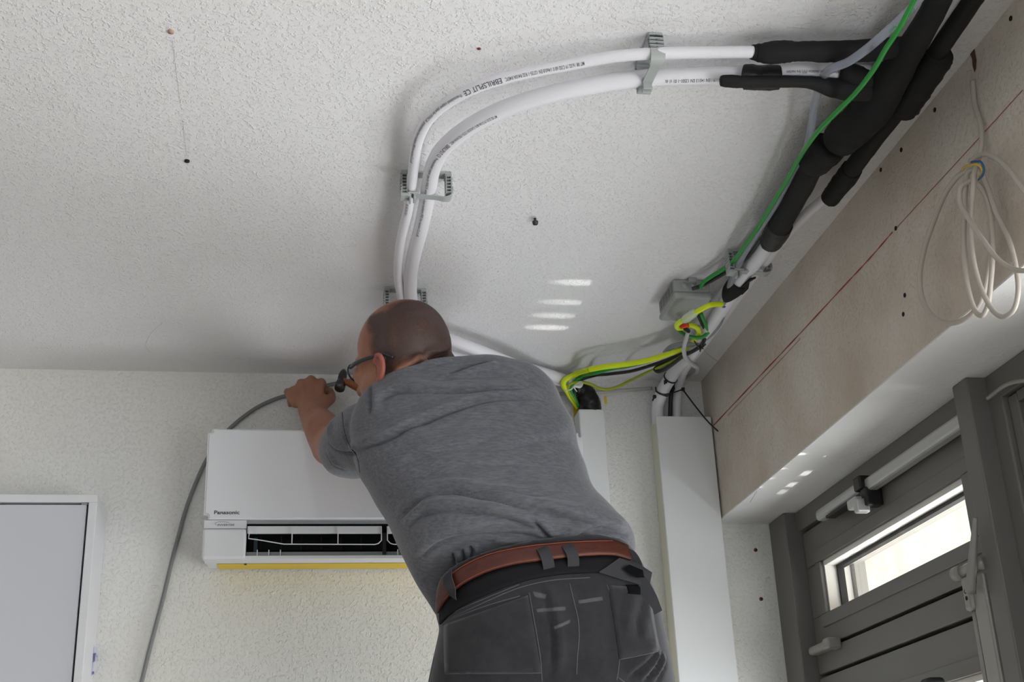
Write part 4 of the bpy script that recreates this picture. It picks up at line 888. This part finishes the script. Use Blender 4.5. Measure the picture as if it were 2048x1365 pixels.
folds = [
    ([(705, 903), (766, 880), (824, 851), (882, 828), (947, 806), (1044, 795), (1090, 800)], .010, .011, 1),
    ([(741, 818), (786, 784), (830, 781), (882, 782), (979, 780), (1060, 776)], .009, .011, 1),
    ([(742, 772), (746, 800), (740, 830)], .008, .010, 1),
    ([(895, 752), (947, 735), (990, 723)], .007, .010, -1),
    ([(686, 842), (689, 866), (700, 892), (714, 912), (718, 930)], .003, .005, 1),
    ([(656, 850), (662, 884), (682, 902), (712, 908)], .008, .008, 1),
    ([(655, 905), (668, 930), (690, 943)], .004, .009, 1),
    ([(850, 1000), (898, 983), (963, 980), (1044, 990), (1110, 987)], .005, .012, 1),
    ([(795, 1040), (820, 1012), (850, 990), (894, 981), (939, 987), (1028, 1008), (1117, 1031), (1191, 1049), (1240, 1060)], .010, .012, 1),
    ([(812, 1060), (835, 1032), (865, 1022), (909, 1019), (953, 1025), (1028, 1043), (1075, 1060)], .009, .010, 1),
    ([(1068, 1040), (1085, 1060), (1105, 1082)], .008, .008, 1),
    ([(1110, 1080), (1126, 1083), (1161, 1068), (1206, 1057), (1256, 1068)], .010, .010, 1),
    ([(1130, 1075), (1180, 1078), (1240, 1082)], .006, .008, 1),
    ([(985, 1078), (1030, 1074), (1090, 1082)], .007, .008, -1),
    ([(830, 1120), (870, 1090), (930, 1072), (1000, 1066)], .006, .012, 1),
    ([(905, 1105), (912, 1125), (912, 1150)], .008, .006, 1), ([(925, 1098), (930, 1115), (928, 1140)], .008, .006, 1), ([(942, 1092), (946, 1104), (942, 1122)], .008, .006, 1),
    ([(780, 940), (830, 915), (900, 900), (980, 880)], .003, .014, 1),
    ([(1010, 900), (1070, 880), (1140, 880)], .004, .014, 1),
    ([(900, 950), (980, 935), (1080, 930), (1150, 940)], .003, .015, -1),
    ([(795, 745), (830, 738), (880, 728), (908, 722)], .004, .006, 1),
    ([(860, 760), (920, 757), (1000, 748), (1070, 765)], .004, .012, 1),
]
_sb = bvh_of(shirt_v, shirt_f)
shirt_v = add_folds(shirt_v, shirt_f, folds, _sb)
_N = vnormals(shirt_v, shirt_f)
shirt_v += _N * (.0022 * np.sin(shirt_v[:, 2] * 60 + 9 * shirt_v[:, 0] + 2 * np.sin(shirt_v[:, 0] * 30)) * np.sin(shirt_v[:, 0] * 22 + 3))[:, None]

man = thing('person', P(1090, 1300, y=2.30) * np.array((1, 1, 0)) + np.array((0, 0, 1.03)), 'balding man in grey shirt and dark trousers, seen from behind, reaching up', 'person')
# ---- head
HC = P(806, 692, y=2.385)
yaw = math.radians(46); fw = np.array([-math.sin(yaw), math.cos(yaw), .04]); fw = nrm(fw)
upv = nrm(np.array([.04, -.06, 1.0])); upv = nrm(upv - fw * (upv @ fw)); lf = np.cross(upv, fw)        # left of the head
AX = [fw, lf, upv]
def HP(a, b, c): return HC + fw * a + lf * b + upv * c
parts = [ellipsoid(HC, AX, (.099, .080, .094)), ellipsoid(HP(-.022, 0, -.006), AX, (.078, .080, .084)),
         ellipsoid(HP(.030, 0, -.068), AX, (.062, .062, .066)), ellipsoid(HP(.056, 0, -.112), AX, (.030, .034, .026)),      # jaw, chin
         limb([HP(.082, 0, -.042), HP(.096, 0, -.062), HP(.103, 0, -.074)], [.010, .012, .014], 12), ellipsoid(HP(.090, .013, -.076), AX, (.011, .009, .008)), ellipsoid(HP(.090, -.013, -.076), AX, (.011, .009, .008)),
         limb([HP(.074, .045, -.030), HP(.086, .02, -.026)], [.010, .010], 10), limb([HP(.074, -.045, -.030), HP(.086, -.02, -.026)], [.010, .010], 10),
         ellipsoid(HP(.070, .036, -.058), AX, (.022, .022, .022)), ellipsoid(HP(.070, -.036, -.058), AX, (.022, .022, .022)),
         limb([HP(.082, .022, -.090), HP(.089, 0, -.088), HP(.082, -.022, -.090)], [.006, .007, .006], 10), limb([HP(.080, .018, -.099), HP(.086, 0, -.099), HP(.080, -.018, -.099)], [.006, .007, .006], 10),
         limb([P(870, 790, y=2.40), P(852, 752, y=2.385), HP(-.03, 0, -.055)], [.072, .068, .066], 24),
         limb([HP(-.070, .02, -.062), HP(-.070, -.04, -.062)], [.026, .026], 14)]
# ears belong to the same surface
for s in (1, -1):
    er = [HP(.004, s * .080, -.058), HP(-.004, s * .087, -.048), HP(-.020, s * .092, -.051), HP(-.027, s * .091, -.070), HP(-.019, s * .085, -.089), HP(-.004, s * .077, -.097)]
    parts += [limb(er, [.0048, .005, .0055, .0055, .006, .0065], 10), ellipsoid(HP(-.011, s * .078, -.073), [nrm(fw - lf * s * .35), nrm(lf + fw * .35 * s), upv], (.016, .0055, .024), 14, 10)]
# ---- left arm and hand
sh, el, wr = P(745, 872, y=2.44), P(664, 892, y=2.705), P(621, 820, y=2.895)
parts += [limb([sh, P(705, 886, y=2.56), el], [.056, .052, .046]), limb([el, el + (wr - el) * .28 + np.array((0, 0, .004)), el + (wr - el) * .62, wr], [.045, .044, .037, .0295])]
kn = [P(588, 783, y=2.945), P(603, 769, y=2.942), P(621, 763, y=2.942), P(639, 769, y=2.945)]
for k in kn: parts.append(limb([wr + (k - wr) * .05 + np.array((0, .004, 0)), wr + (k - wr) * .6, k], [.020, .0175, .0135], 14))
fr = [.0088, .0098, .0102, .0100]
side = nrm(kn[3] - kn[0])
tips = []
for i, k in enumerate(kn):
    ln = (.030, .036, .039, .035)[i]; sp = side * ((i - 1.5) * .004)
    a = k + np.array((0, .020, .010)) * (ln / .036) + sp; b = a + np.array((0, .020, -.012)) * (ln / .036) + sp * .5; c_ = b + np.array((0, .004, -.020)) * (ln / .036)
    c_[1] = min(c_[1], YW - .0125); b[1] = min(b[1], YW - .012)
    parts.append(limb([k, a, b, c_], [fr[i] * 1.25, fr[i] * 1.12, fr[i], fr[i] * .88], 12)); tips.append(c_)
parts.append(limb([wr + np.array((.012, .008, .002)), P(648, 806, y=2.925), P(662, 797, y=2.955), P(660, 784, y=2.990)], [.020, .0165, .0125, .0105], 14))
# little finger side bulge
parts.append(limb([P(592, 806, y=2.925), P(579, 789, y=2.955), P(575, 784, y=2.985)], [.014, .0115, .0095], 12))
# ---- right arm, mostly hidden
s2, e2, w2_ = P(1035, 805, y=2.45), P(985, 885, y=2.70), P(838, 832, y=2.80)
parts += [limb([s2, (s2 + e2) / 2, e2], [.056, .052, .046]), limb([e2, (e2 + w2_) / 2, w2_], [.044, .042, .030])]
hh = hd0 + (hd1 - hd0) * 1.05; hax = nrm(hd1 - hd0)
pm = hh + np.array((.012, -.012, -.022))
parts.append(limb([w2_, (w2_ + pm) / 2, pm], [.029, .032, .030], 16))
for i in range(4):
    base = hh + hax * (-.030 + .020 * i)
    u_ = nrm(np.cross(hax, [0, 0, 1.0])); v_ = np.cross(hax, u_)
    arcp = [base + (u_ * math.cos(t) + v_ * math.sin(t)) * .024 for t in np.linspace(2.6, 7.0, 6)]
    parts.append(limb(arcp, [.0098, .0098, .0095, .009, .0088, .0082], 12, 4))
parts.append(limb([pm, hh + np.array((-.005, -.024, 0)) - hax * .03, hh + np.array((0, -.020, .012)) - hax * .055], [.016, .012, .0095], 12))
# ---- trunk and legs under the clothes keep the body one figure
hipc = P(1095, 1290, y=2.30)
parts += [limb([P(870, 790, y=2.40), P(940, 900, y=2.40), P(1010, 1030, y=2.35), hipc], [.07, .10, .11, .12], 24)]
for a, b in ((sh, P(880, 830, y=2.41)), (s2, P(900, 820, y=2.41))): parts.append(limb([a, b], [.055, .06]))
body_v, body_f = voxel_union(parts, .0042, 3, .5)
nf = [([(794, 754), (822, 737), (852, 716)], .012, .008, 1), ([(850, 716), (880, 708), (908, 699)], .012, .008, 1)]
body_v = add_folds(body_v, body_f, nf)
body = mesh_obj('body', body_v, body_f, MT['skin'], man)
# ---- cropped hair: a thin cap following the scalp, bald crown left free
q = (body_v - HC) @ np.array(AX).T; Nn = vnormals(body_v, body_f)
rq = np.linalg.norm(q, axis=1); qd = q / rq[:, None]
crown = qd @ nrm(np.array([.35, 0.0, .95]))
wv = .07 * np.sin(q[:, 0] * 90) * np.sin(q[:, 1] * 80 + 1) + .05 * np.sin(q[:, 2] * 120 + q[:, 1] * 60)
hm_ = np.minimum.reduce([(.77 - crown) * 2.2 + wv * 1.5, (q[:, 2] + .088 + .25 * np.minimum(q[:, 0], 0)) * 26 + wv, (.030 - q[:, 0] + .25 * q[:, 2]) * 26 + wv])
ear_ = (np.abs(q[:, 1]) > .080) & (q[:, 2] < -.034)
hm_[ear_ | (rq > .125)] = -1
keep = hm_ > -.3; fk = [f_ for f_ in body_f if all(keep[i] for i in f_)]
idx = {}; hv = []; hw = []
for f_ in fk:
    for i in f_:
        if i not in idx: idx[i] = len(hv); hv.append(body_v[i] + Nn[i] * .0012); hw.append(hm_[i])
m = bpy.data.materials.new('cropped_hair'); m.use_nodes = True; nt = m.node_tree; b_ = nt.nodes['Principled BSDF']; o_ = nt.nodes['Material Output']
b_.inputs['Base Color'].default_value = rgb(74, 57, 52); b_.inputs['Roughness'].default_value = .6
at = nt.nodes.new('ShaderNodeAttribute'); at.attribute_name = 'stubble'
nz = nt.nodes.new('ShaderNodeTexNoise'); nz.inputs['Scale'].default_value = 500; nz.inputs['Detail'].default_value = 2
nz2 = nt.nodes.new('ShaderNodeTexNoise'); nz2.inputs['Scale'].default_value = 26; nz2.inputs['Detail'].default_value = 3
tc = nt.nodes.new('ShaderNodeTexCoord'); nt.links.new(tc.outputs['Object'], nz.inputs['Vector']); nt.links.new(tc.outputs['Object'], nz2.inputs['Vector'])
mr = nt.nodes.new('ShaderNodeMapRange'); mr.inputs['From Min'].default_value = -.25; mr.inputs['From Max'].default_value = .7; mr.inputs['To Max'].default_value = .95
nt.links.new(at.outputs['Fac'], mr.inputs['Value'])
ma = nt.nodes.new('ShaderNodeMath'); ma.operation = 'MULTIPLY_ADD'; ma.inputs[1].default_value = .9; ma.inputs[2].default_value = -.45; nt.links.new(nz.outputs['Fac'], ma.inputs[0])
mb = nt.nodes.new('ShaderNodeMath'); mb.operation = 'MULTIPLY_ADD'; mb.inputs[1].default_value = 1.3; mb.inputs[2].default_value = -.70; nt.links.new(nz2.outputs['Fac'], mb.inputs[0])
ad = nt.nodes.new('ShaderNodeMath'); ad.operation = 'ADD'; nt.links.new(ma.outputs[0], ad.inputs[0]); nt.links.new(mb.outputs[0], ad.inputs[1])
ad2 = nt.nodes.new('ShaderNodeMath'); ad2.operation = 'ADD'; ad2.use_clamp = True; nt.links.new(ad.outputs[0], ad2.inputs[0]); nt.links.new(mr.outputs[0], ad2.inputs[1])
mul = nt.nodes.new('ShaderNodeMath'); mul.operation = 'MULTIPLY'; mul.use_clamp = True; mr2 = nt.nodes.new('ShaderNodeMapRange'); mr2.inputs['From Min'].default_value = -.28; mr2.inputs['From Max'].default_value = .3
nt.links.new(at.outputs['Fac'], mr2.inputs['Value']); nt.links.new(ad2.outputs[0], mul.inputs[0]); nt.links.new(mr2.outputs[0], mul.inputs[1])
tb = nt.nodes.new('ShaderNodeBsdfTransparent'); mx = nt.nodes.new('ShaderNodeMixShader')
nt.links.new(mul.outputs[0], mx.inputs[0]); nt.links.new(tb.outputs[0], mx.inputs[1]); nt.links.new(b_.outputs[0], mx.inputs[2]); nt.links.new(mx.outputs[0], o_.inputs[0])
body.data.materials.append(MT['ear'])
_er = (np.abs(q[:, 1]) > .077) & (q[:, 2] < -.040) & (q[:, 2] > -.105) & (q[:, 0] > -.034) & (q[:, 0] < .010)
for i_, p_ in enumerate(body.data.polygons):
    if all(_er[k_] for k_ in p_.vertices): p_.material_index = 1
hair = mesh_obj('hair', hv, [tuple(idx[i] for i in f_) for f_ in fk], m, man)
a_ = hair.data.attributes.new('stubble', 'FLOAT', 'POINT'); a_.data.foreach_set('value', np.array(hw, np.float32))
for s in (1, -1):
    ey = ellipsoid(HP(.076, s * .032, -.046), AX, (.010, .013, .009), 16, 10); eo = mesh_obj('eye', ey[0], ey[1], MT['tiewhite'], man)
    ir = ellipsoid(HP(.084, s * .032, -.046), AX, (.003, .0055, .0055), 12, 8); mesh_obj('iris', ir[0], ir[1], MT['spec'], eo)
# ---- spectacles
sp_ = thing('eyeglasses', HP(.1, 0, -.01), 'dark-framed eyeglasses on the man, temple hooked over his left ear', 'glasses')
for s in (1, -1):
    tube('temple', [HP(.086, s * .058, -.044), HP(.06, s * .072, -.044), HP(.0, s * .085, -.046), HP(-.022, s * .085, -.047), HP(-.042, s * .079, -.056)], [.0036, .0042, .0036, .0034, .003], MT['spec'], sp_, 8)
    rim = [HP(.092, s * (.034 + .025 * math.cos(t)), -.048 + .018 * math.sin(t)) for t in np.linspace(0, 2 * math.pi, 20)]
    tube('rim', rim, .0018, MT['spec'], sp_, 8, 2)
    lv = rim[:-1]; mesh_obj('lens', lv, [tuple(range(len(lv)))], MT['lens'], sp_, False)
tube('bridge', [HP(.094, .009, -.045), HP(.104, 0, -.041), HP(.094, -.009, -.045)], .0018, MT['spec'], sp_, 8)

shirt = mesh_obj('shirt', shirt_v, shirt_f, MT['shirt'], man)
# fold-down collar round the neck
cr = []
for L_, R_, y_, th_ in (((782, 796), (926, 756), 2.392, .084), ((783, 782), (920, 744), 2.388, .081), ((790, 776), (912, 738), 2.386, .077)): cr.append(ring(L_, R_, y_, th_, .0, 2.0))
cf = loft(cr, 4); inner = cf * 1.0
for i in range(len(inner)): inner[i] = cf[i] + (cf[i].mean(0) - cf[i]) * .05
allr = np.vstack([cf, inner[::-1], cf[:1]]); V_, F_ = loft_data(allr); mesh_obj('collar', V_, F_[:-2], MT['shirt'], shirt)
# sleeve seam and hem as stitched ridges
sb = bvh_of(shirt_v, shirt_f)
def on(bvh, lst, lift): 
    out = []
    for x, y in catmull([(a, b, 0) for a, b in lst], 5)[:, :2]:
        h, n = hit(bvh, x, y)
        if h is not None: out.append(h + n * lift)
    return out
def seam(name, bvh, lst, r, mt, parent, lift=.0002):
    p_ = on(bvh, lst, lift)
    if len(p_) > 2: return tube(name, p_, r, mt, parent, 6, 1)
seam('sleeve_seam', sb, [(684, 822), (686, 842), (690, 868), (701, 895), (714, 914), (720, 945)], .0011, mat('shirt_seam', rgb(70, 70, 76), .9), shirt)

# ---- trousers
TT = [ring((876, 1164), (1252, 1104), 2.285, .118, .2), ring((872, 1192), (1262, 1116), 2.283, .124, .2), ring((872, 1222), (1276, 1136), 2.282, .130, .22), ring((879, 1246), (1290, 1164), 2.282, .136, .22),
      ring((872, 1290), (1310, 1222), 2.285, .150, .2, 2.4), ring((862, 1335), (1325, 1290), 2.29, .155, .15, 2.5), ring((852, 1390), (1340, 1360), 2.295, .150, .1, 2.5),
      ring((846, 1450), (1350, 1440), 2.30, .135, .05, 2.5), ring((852, 1500), (1346, 1495), 2.30, .11, 0, 2.5)]
TF = loft(TT, 6)
lh, rh_ = P(975, 1440, y=2.30), P(1222, 1430, y=2.30)
FZ = 1.03
lk, rk = np.array((lh[0] - .02, 2.30, 1.56)), np.array((rh_[0] + .02, 2.30, 1.56)); la_, ra_ = np.array((lh[0] - .01, 2.26, FZ + .09)), np.array((rh_[0] + .01, 2.26, FZ + .09))
legs = [tube_data(catmull(np.column_stack([[a, (a + b) / 2, b, (b + c) / 2, c], [.112, .095, .078, .072, .066]]), 6)[:, :3], catmull(np.column_stack([[a, (a + b) / 2, b, (b + c) / 2, c], [.112, .095, .078, .072, .066]]), 6)[:, 3], 26) for a, b, c in ((lh, lk, la_), (rh_, rk, ra_))]
tv, tf = voxel_union([loft_data(TF)] + legs, .006, 8)
tfold = [([(1256, 1355), (1290, 1330), (1318, 1296)], .006, .008, 1), ([(1285, 1365), (1310, 1335), (1324, 1305)], .007, .008, 1), ([(1310, 1365), (1325, 1340), (1333, 1320)], .006, .007, 1),
         ([(1085, 1175), (1098, 1220), (1108, 1290), (1103, 1360)], .006, .010, 1), ([(1260, 1180), (1245, 1220), (1240, 1262)], .004, .010, 1), ([(1292, 1200), (1280, 1240), (1278, 1285)], .004, .010, 1),
         ([(880, 1330), (960, 1350), (1060, 1352)], .003, .012, 1), ([(905, 1280), (950, 1270), (1000, 1275)], .002, .012, 1)]
tv = add_folds(tv, tf, tfold)
tro = mesh_obj('trousers', tv, tf, MT['trouser'], man)
tb_ = bvh_of(tv, tf)
def wrap_band(name, top, bot, lift, thick, mt, parent, n=70, rows=4, back_only=True):
    """a band lying on the trousers between two picture curves"""
    T_ = catmull([(a, b, 0) for a, b in top], 12)[:, :2]; B_ = catmull([(a, b, 0) for a, b in bot], 12)[:, :2]
    T_ = np.array([T_[int(i)] for i in np.linspace(0, len(T_) - 1, n)]); B_ = np.array([B_[int(i)] for i in np.linspace(0, len(B_) - 1, n)])
    O, I = [], []
    good = None
    grid = []
    for i in range(n):
        col = []
        for r in range(rows + 1):
            x, y = T_[i] + (B_[i] - T_[i]) * r / rows; h, nn_ = hit(tb_, x, y)
            col.append(None if h is None else (h, nn_))
        grid.append(col)
    cols = [c for c in grid if all(x is not None for x in c)]
    v, f = [], []; m_ = rows + 1; n_ = len(cols)
    for c in cols:
        for h, nn_ in c: v.append(h + nn_ * (lift + thick))
    for c in cols:
        for h, nn_ in c: v.append(h + nn_ * lift)
    o_ = n_ * m_
    for i in range(n_ - 1):
        for r in range(rows):
            a, b, c, d = i * m_ + r, i * m_ + r + 1, (i + 1) * m_ + r + 1, (i + 1) * m_ + r
            f += [(a, b, c, d), (o_ + d, o_ + c, o_ + b, o_ + a)]
        for r in (0, rows): a, d = i * m_ + r, (i + 1) * m_ + r; f.append((a, d, o_ + d, o_ + a) if r == 0 else (d, a, o_ + a, o_ + d))
    for i in (0, n_ - 1):
        for r in range(rows): a, b = i * m_ + r, i * m_ + r + 1; f.append((a, b, o_ + b, o_ + a))
    return mesh_obj(name, v, f, mt, parent)
btop = [(881, 1196), (889, 1172), (912, 1147), (960, 1119), (1020, 1102), (1080, 1093), (1160, 1087), (1220, 1086), (1250, 1096)]
bbot = [(882, 1226), (896, 1202), (922, 1176), (968, 1151), (1024, 1134), (1080, 1126), (1160, 1117), (1226, 1116), (1258, 1124)]
ebot = [(882, 1250), (900, 1232), (930, 1212), (972, 1192), (1028, 1170), (1085, 1156), (1160, 1148), (1230, 1150), (1282, 1168)]
el_ = wrap_band('waistband', bbot, ebot, .0005, .003, MT['elastic'], tro)
belt = wrap_band('belt', btop, bbot, .004, .0045, MT['belt'], man, 90); belt['label'] = 'brown tooled leather belt'
def lerp_curve(a, b, t): return [(x0 + (x1 - x0) * t, y0 + (y1 - y0) * t) for (x0, y0), (x1, y1) in zip(a, b)]
for t in (.08, .92): seam('stitching', tb_, lerp_curve(btop, bbot, t)[1:-1], .0007, MT['thread'], belt, .0086)
# tooled leaf ornaments on the leather
def belt_leaf(px, py, w, h, ang):
    ca, sa = math.cos(ang), math.sin(ang); pts = [(-1, 0), (-.55, -.5), (-.2, -.35), (0, -1), (.25, -.4), (.6, -.55), (1, -.1), (.5, .3), (.15, .9), (-.2, .35), (-.6, .45)]
    v = []
    for a, b in pts:
        x, y = px + ca * a * w - sa * b * h, py + sa * a * w + ca * b * h; hh_, nn_ = hit(tb_, x, y)
        if hh_ is None: return
        v.append(hh_ + nn_ * .0088)
    mesh_obj('tooled_ornament', v, [tuple(range(len(v)))], MT['belt_dark'], belt, False)
MT['belt_dark'] = mat('tooled_leather', rgb(70, 30, 20), .55, bump=(220, .0005))
for px, py, an in ((950, 1140, -.5), (1008, 1121, -.2), (1105, 1105, -.05), (1180, 1101, 0), (1232, 1103, .1), (1063, 1111, -.1)): belt_leaf(px, py, 17, 7, an)
# belt loops
def loop_strap(lst, w, mt, parent, name='belt_loop', lift=(.006, .013, .013, .005)):
    p_, ns = [], []
    for (x, y), l in zip(lst, lift):
        h, n = hit(tb_, x, y)
        if h is None: return
        p_.append(h + n * l); ns.append(n)
    c = catmull(p_, 5); n_ = nrm(np.mean(ns, 0)); T = np.gradient(c, axis=0); T /= np.linalg.norm(T, axis=1, keepdims=True); S = np.cross(T, n_); S /= np.linalg.norm(S, axis=1, keepdims=True)
    v = np.vstack([c + S * w / 2, c - S * w / 2, c - S * w / 2 - n_ * .0022, c + S * w / 2 - n_ * .0022]); k = len(c); f = []
    for i in range(k - 1):
        for r in range(4): a, b = r * k, ((r + 1) % 4) * k; f.append((a + i, b + i, b + i + 1, a + i + 1))
    f += [(0, k, 2 * k, 3 * k), (k - 1, 4 * k - 1, 3 * k - 1, 2 * k - 1)]
    return mesh_obj(name, v, f, mt, parent, False)
loop_strap([(1080, 1096), (1087, 1110), (1094, 1128), (1098, 1140)], .0205, MT['loop'], tro)
loop_strap([(1128, 1091), (1136, 1105), (1143, 1122), (1146, 1136)], .0205, MT['loop'], tro)
loop_strap([(905, 1152), (909, 1166), (914, 1182), (911, 1196)], .021, MT['loop'], tro, lift=(.012, .018, .018, .008))
# pockets, seams, velcro
S_ = MT['seam']
for ln in ([(889, 1244), (930, 1228), (980, 1210), (1040, 1193)], [(886, 1250), (888, 1300), (890, 1348)], [(890, 1349), (940, 1348), (1000, 1348), (1084, 1347)], [(1058, 1186), (1066, 1230), (1074, 1275), (1081, 1320), (1084, 1364)],
           [(1139, 1168), (1148, 1205), (1156, 1240), (1158, 1275), (1155, 1310), (1153, 1350)], [(1213, 1170), (1224, 1195), (1234, 1235), (1240, 1275), (1239, 1318)], [(1239, 1320), (1280, 1312), (1322, 1302)], [(1239, 1320), (1236, 1345), (1233, 1362)],
           [(1236, 1356), (1250, 1366)], [(905, 1236), (970, 1205), (1040, 1176), (1100, 1162), (1180, 1156)], [(900, 1228), (965, 1200), (1038, 1170)], [(870, 1290), (866, 1330), (858, 1362)]):
    seam('seam', tb_, ln, .0009, S_, tro)
def patch(name, quad, mt, parent, lift=.0004, thick=.003, nx=10, ny=10):
    a, b, c, d = [np.array(q_, float) for q_ in quad]; v, v2 = [], []; ok = True
    for i in range(nx + 1):
        for j in range(ny + 1):
            u, w = i / nx, j / ny; x = (a * (1 - u) + b * u) * (1 - w) + (d * (1 - u) + c * u) * w; h, n = hit(tb_, *x)
            if h is None: return None
            v.append(h + n * (lift + thick)); v2.append(h + n * lift)
    m_ = ny + 1; k = len(v); f = []
    for i in range(nx):
        for j in range(ny): q_ = (i * m_ + j, i * m_ + j + 1, (i + 1) * m_ + j + 1, (i + 1) * m_ + j); f += [q_, tuple(k + x for x in q_[::-1])]
    for i in range(nx): f += [(i * m_, (i + 1) * m_, k + (i + 1) * m_, k + i * m_), (i * m_ + ny, k + i * m_ + ny, k + (i + 1) * m_ + ny, (i + 1) * m_ + ny)]
    for j in range(ny): f += [(j, k + j, k + j + 1, j + 1), (nx * m_ + j, nx * m_ + j + 1, k + nx * m_ + j + 1, k + nx * m_ + j)]
    return mesh_obj(name, v + v2, f, mt, parent)
patch('back_pocket', [(888, 1252), (1056, 1192), (1083, 1346), (891, 1348)], MT['trouser'], tro, .0002, .002, 16, 16)
patch('back_pocket', [(1217, 1172), (1296, 1178), (1318, 1302), (1239, 1319)], MT['trouser'], tro, .0002, .002, 12, 12)
patch('velcro_patch', [(1251, 1172), (1277, 1172), (1278, 1191), (1254, 1190)], MT['velcro'], tro, .002, .002, 4, 4)
MT['dust'] = hose_mat('plaster_dust', (.55, .55, .55, 1), .06)
for qd_ in ([(1065, 1184), (1094, 1190), (1091, 1199), (1070, 1196)], [(1072, 1219), (1130, 1214), (1131, 1222), (1074, 1226)], [(1156, 1202), (1204, 1194), (1205, 1202), (1158, 1209)], [(1108, 1254), (1140, 1240), (1139, 1247), (1111, 1260)]):
    patch('dust_smear', qd_, MT['dust'], tro, .0012, .0006, 6, 2)
# upturned pocket flap with its loose strap
fa = [(1195, 1149, .006), (1232, 1124, .012), (1262, 1140, .020), (1285, 1158, .022), (1288, 1180, .012), (1240, 1163, .006)]
def loose(name, lst, th, mt, parent):
    pts = []
    for x, y, l in lst:
        h, n = hit(tb_, x, y)
        if h is None: h, n = hit(tb_, x - 14, y); h = h if h is not None else hit(tb_, x - 30, y)[0]; n = np.array((.6, -.8, 0)); h = P(x, y, y=h[1])
        pts.append(h + n * l)
    bm = bmesh.new(); vv = [bm.verts.new(x) for x in pts]; f_ = bm.faces.new(vv); r = bmesh.ops.extrude_face_region(bm, geom=[f_])
    nn_ = nrm(RW @ np.array([0, 0, 1.0])); bmesh.ops.translate(bm, vec=Vector(nn_ * th), verts=[x for x in r['geom'] if isinstance(x, bmesh.types.BMVert)])
    bmesh.ops.recalc_face_normals(bm, faces=bm.faces); return bm_obj(name, bm, mt, parent)
fp = loose('pocket_flap', fa, .003, MT['loop'], tro); loose('velcro_strip', [(1238, 1148, .016), (1246, 1142, .02), (1266, 1156, .026), (1270, 1168, .024), (1258, 1166, .02)], .002, MT['velcro'], fp)
ls = [P(1262, 1146, y=2.16), P(1284, 1170, y=2.165), P(1302, 1200, y=2.17), P(1317, 1226, y=2.18)]
def flat_strap(name, c, w, mt, parent, th=.004, facing=None):
    c = catmull(c, 6); T = np.gradient(c, axis=0); T /= np.linalg.norm(T, axis=1, keepdims=True); n_ = np.array(facing if facing is not None else -nrm(RW @ np.array([0, 0, 1.0]))); S = np.cross(T, n_); S /= np.linalg.norm(S, axis=1, keepdims=True)
    ww = np.broadcast_to(np.array(w, float), (len(c),)) if np.ndim(w) == 0 else np.interp(np.linspace(0, 1, len(c)), np.linspace(0, 1, len(w)), w); ww = ww[:, None]
    v = np.vstack([c + S * ww / 2, c - S * ww / 2, c - S * ww / 2 - n_ * th, c + S * ww / 2 - n_ * th]); k = len(c); f = []
    for i in range(k - 1):
        for r in range(4): a, b = r * k, ((r + 1) % 4) * k; f.append((a + i, b + i, b + i + 1, a + i + 1))
    f += [(0, k, 2 * k, 3 * k), (k - 1, 4 * k - 1, 3 * k - 1, 2 * k - 1)]
    return mesh_obj(name, v, f, mt, parent, False)
flat_strap('flap_strap', ls, [.024, .026, .024, .015], MT['loop'], tro)
flat_strap('belt_loop', [P(1250, 1099, y=2.19), P(1266, 1110, y=2.185), P(1277, 1128, y=2.185), P(1283, 1152, y=2.18)], [.008, .012, .011, .009], MT['loop'], tro, .003, (-.5, -.85, 0))
# shoes and the stepladder that carries him (below the picture)
for a in (la_, ra_):
    bm = bmesh.new(); box(bm, (a[0] - .05, a[1] - .10, FZ), (a[0] + .05, a[1] + .19, FZ + .025), .008); bm_obj('shoe_sole', bm, MT['sole'], man)
    bm = bmesh.new(); box(bm, (a[0] - .045, a[1] - .09, FZ + .0255), (a[0] + .045, a[1] + .18, FZ + .095), .035, 4); bm_obj('shoe', bm, MT['shoe'], man, True)
xm = (la_[0] + ra_[0]) / 2
ld = thing('stepladder', (xm, 2.3, 0), 'aluminium stepladder under the man, below the edge of the view', 'ladder')
boxes('platform', [((xm - .24, 2.08, FZ - .045), (xm + .24, 2.56, FZ - .0005))], MT['alu'], ld, .006)
for s in (-1, 1):
    for y0, y1 in ((2.10, 1.72), (2.54, 2.80)):
        tube('leg', [(xm + s * .22, y0, FZ - .05), (xm + s * .25, y1, .0)], .022, MT['alu'], ld, 8, 1)
for k in range(1, 4):
    z = FZ * k / 4; t = 1 - k / 4; y = 2.10 + (1.72 - 2.10) * t; boxes('step', [((xm - .24, y - .03, z - .015), (xm + .24, y + .07, z + .015))], MT['alu'], ld, .004)
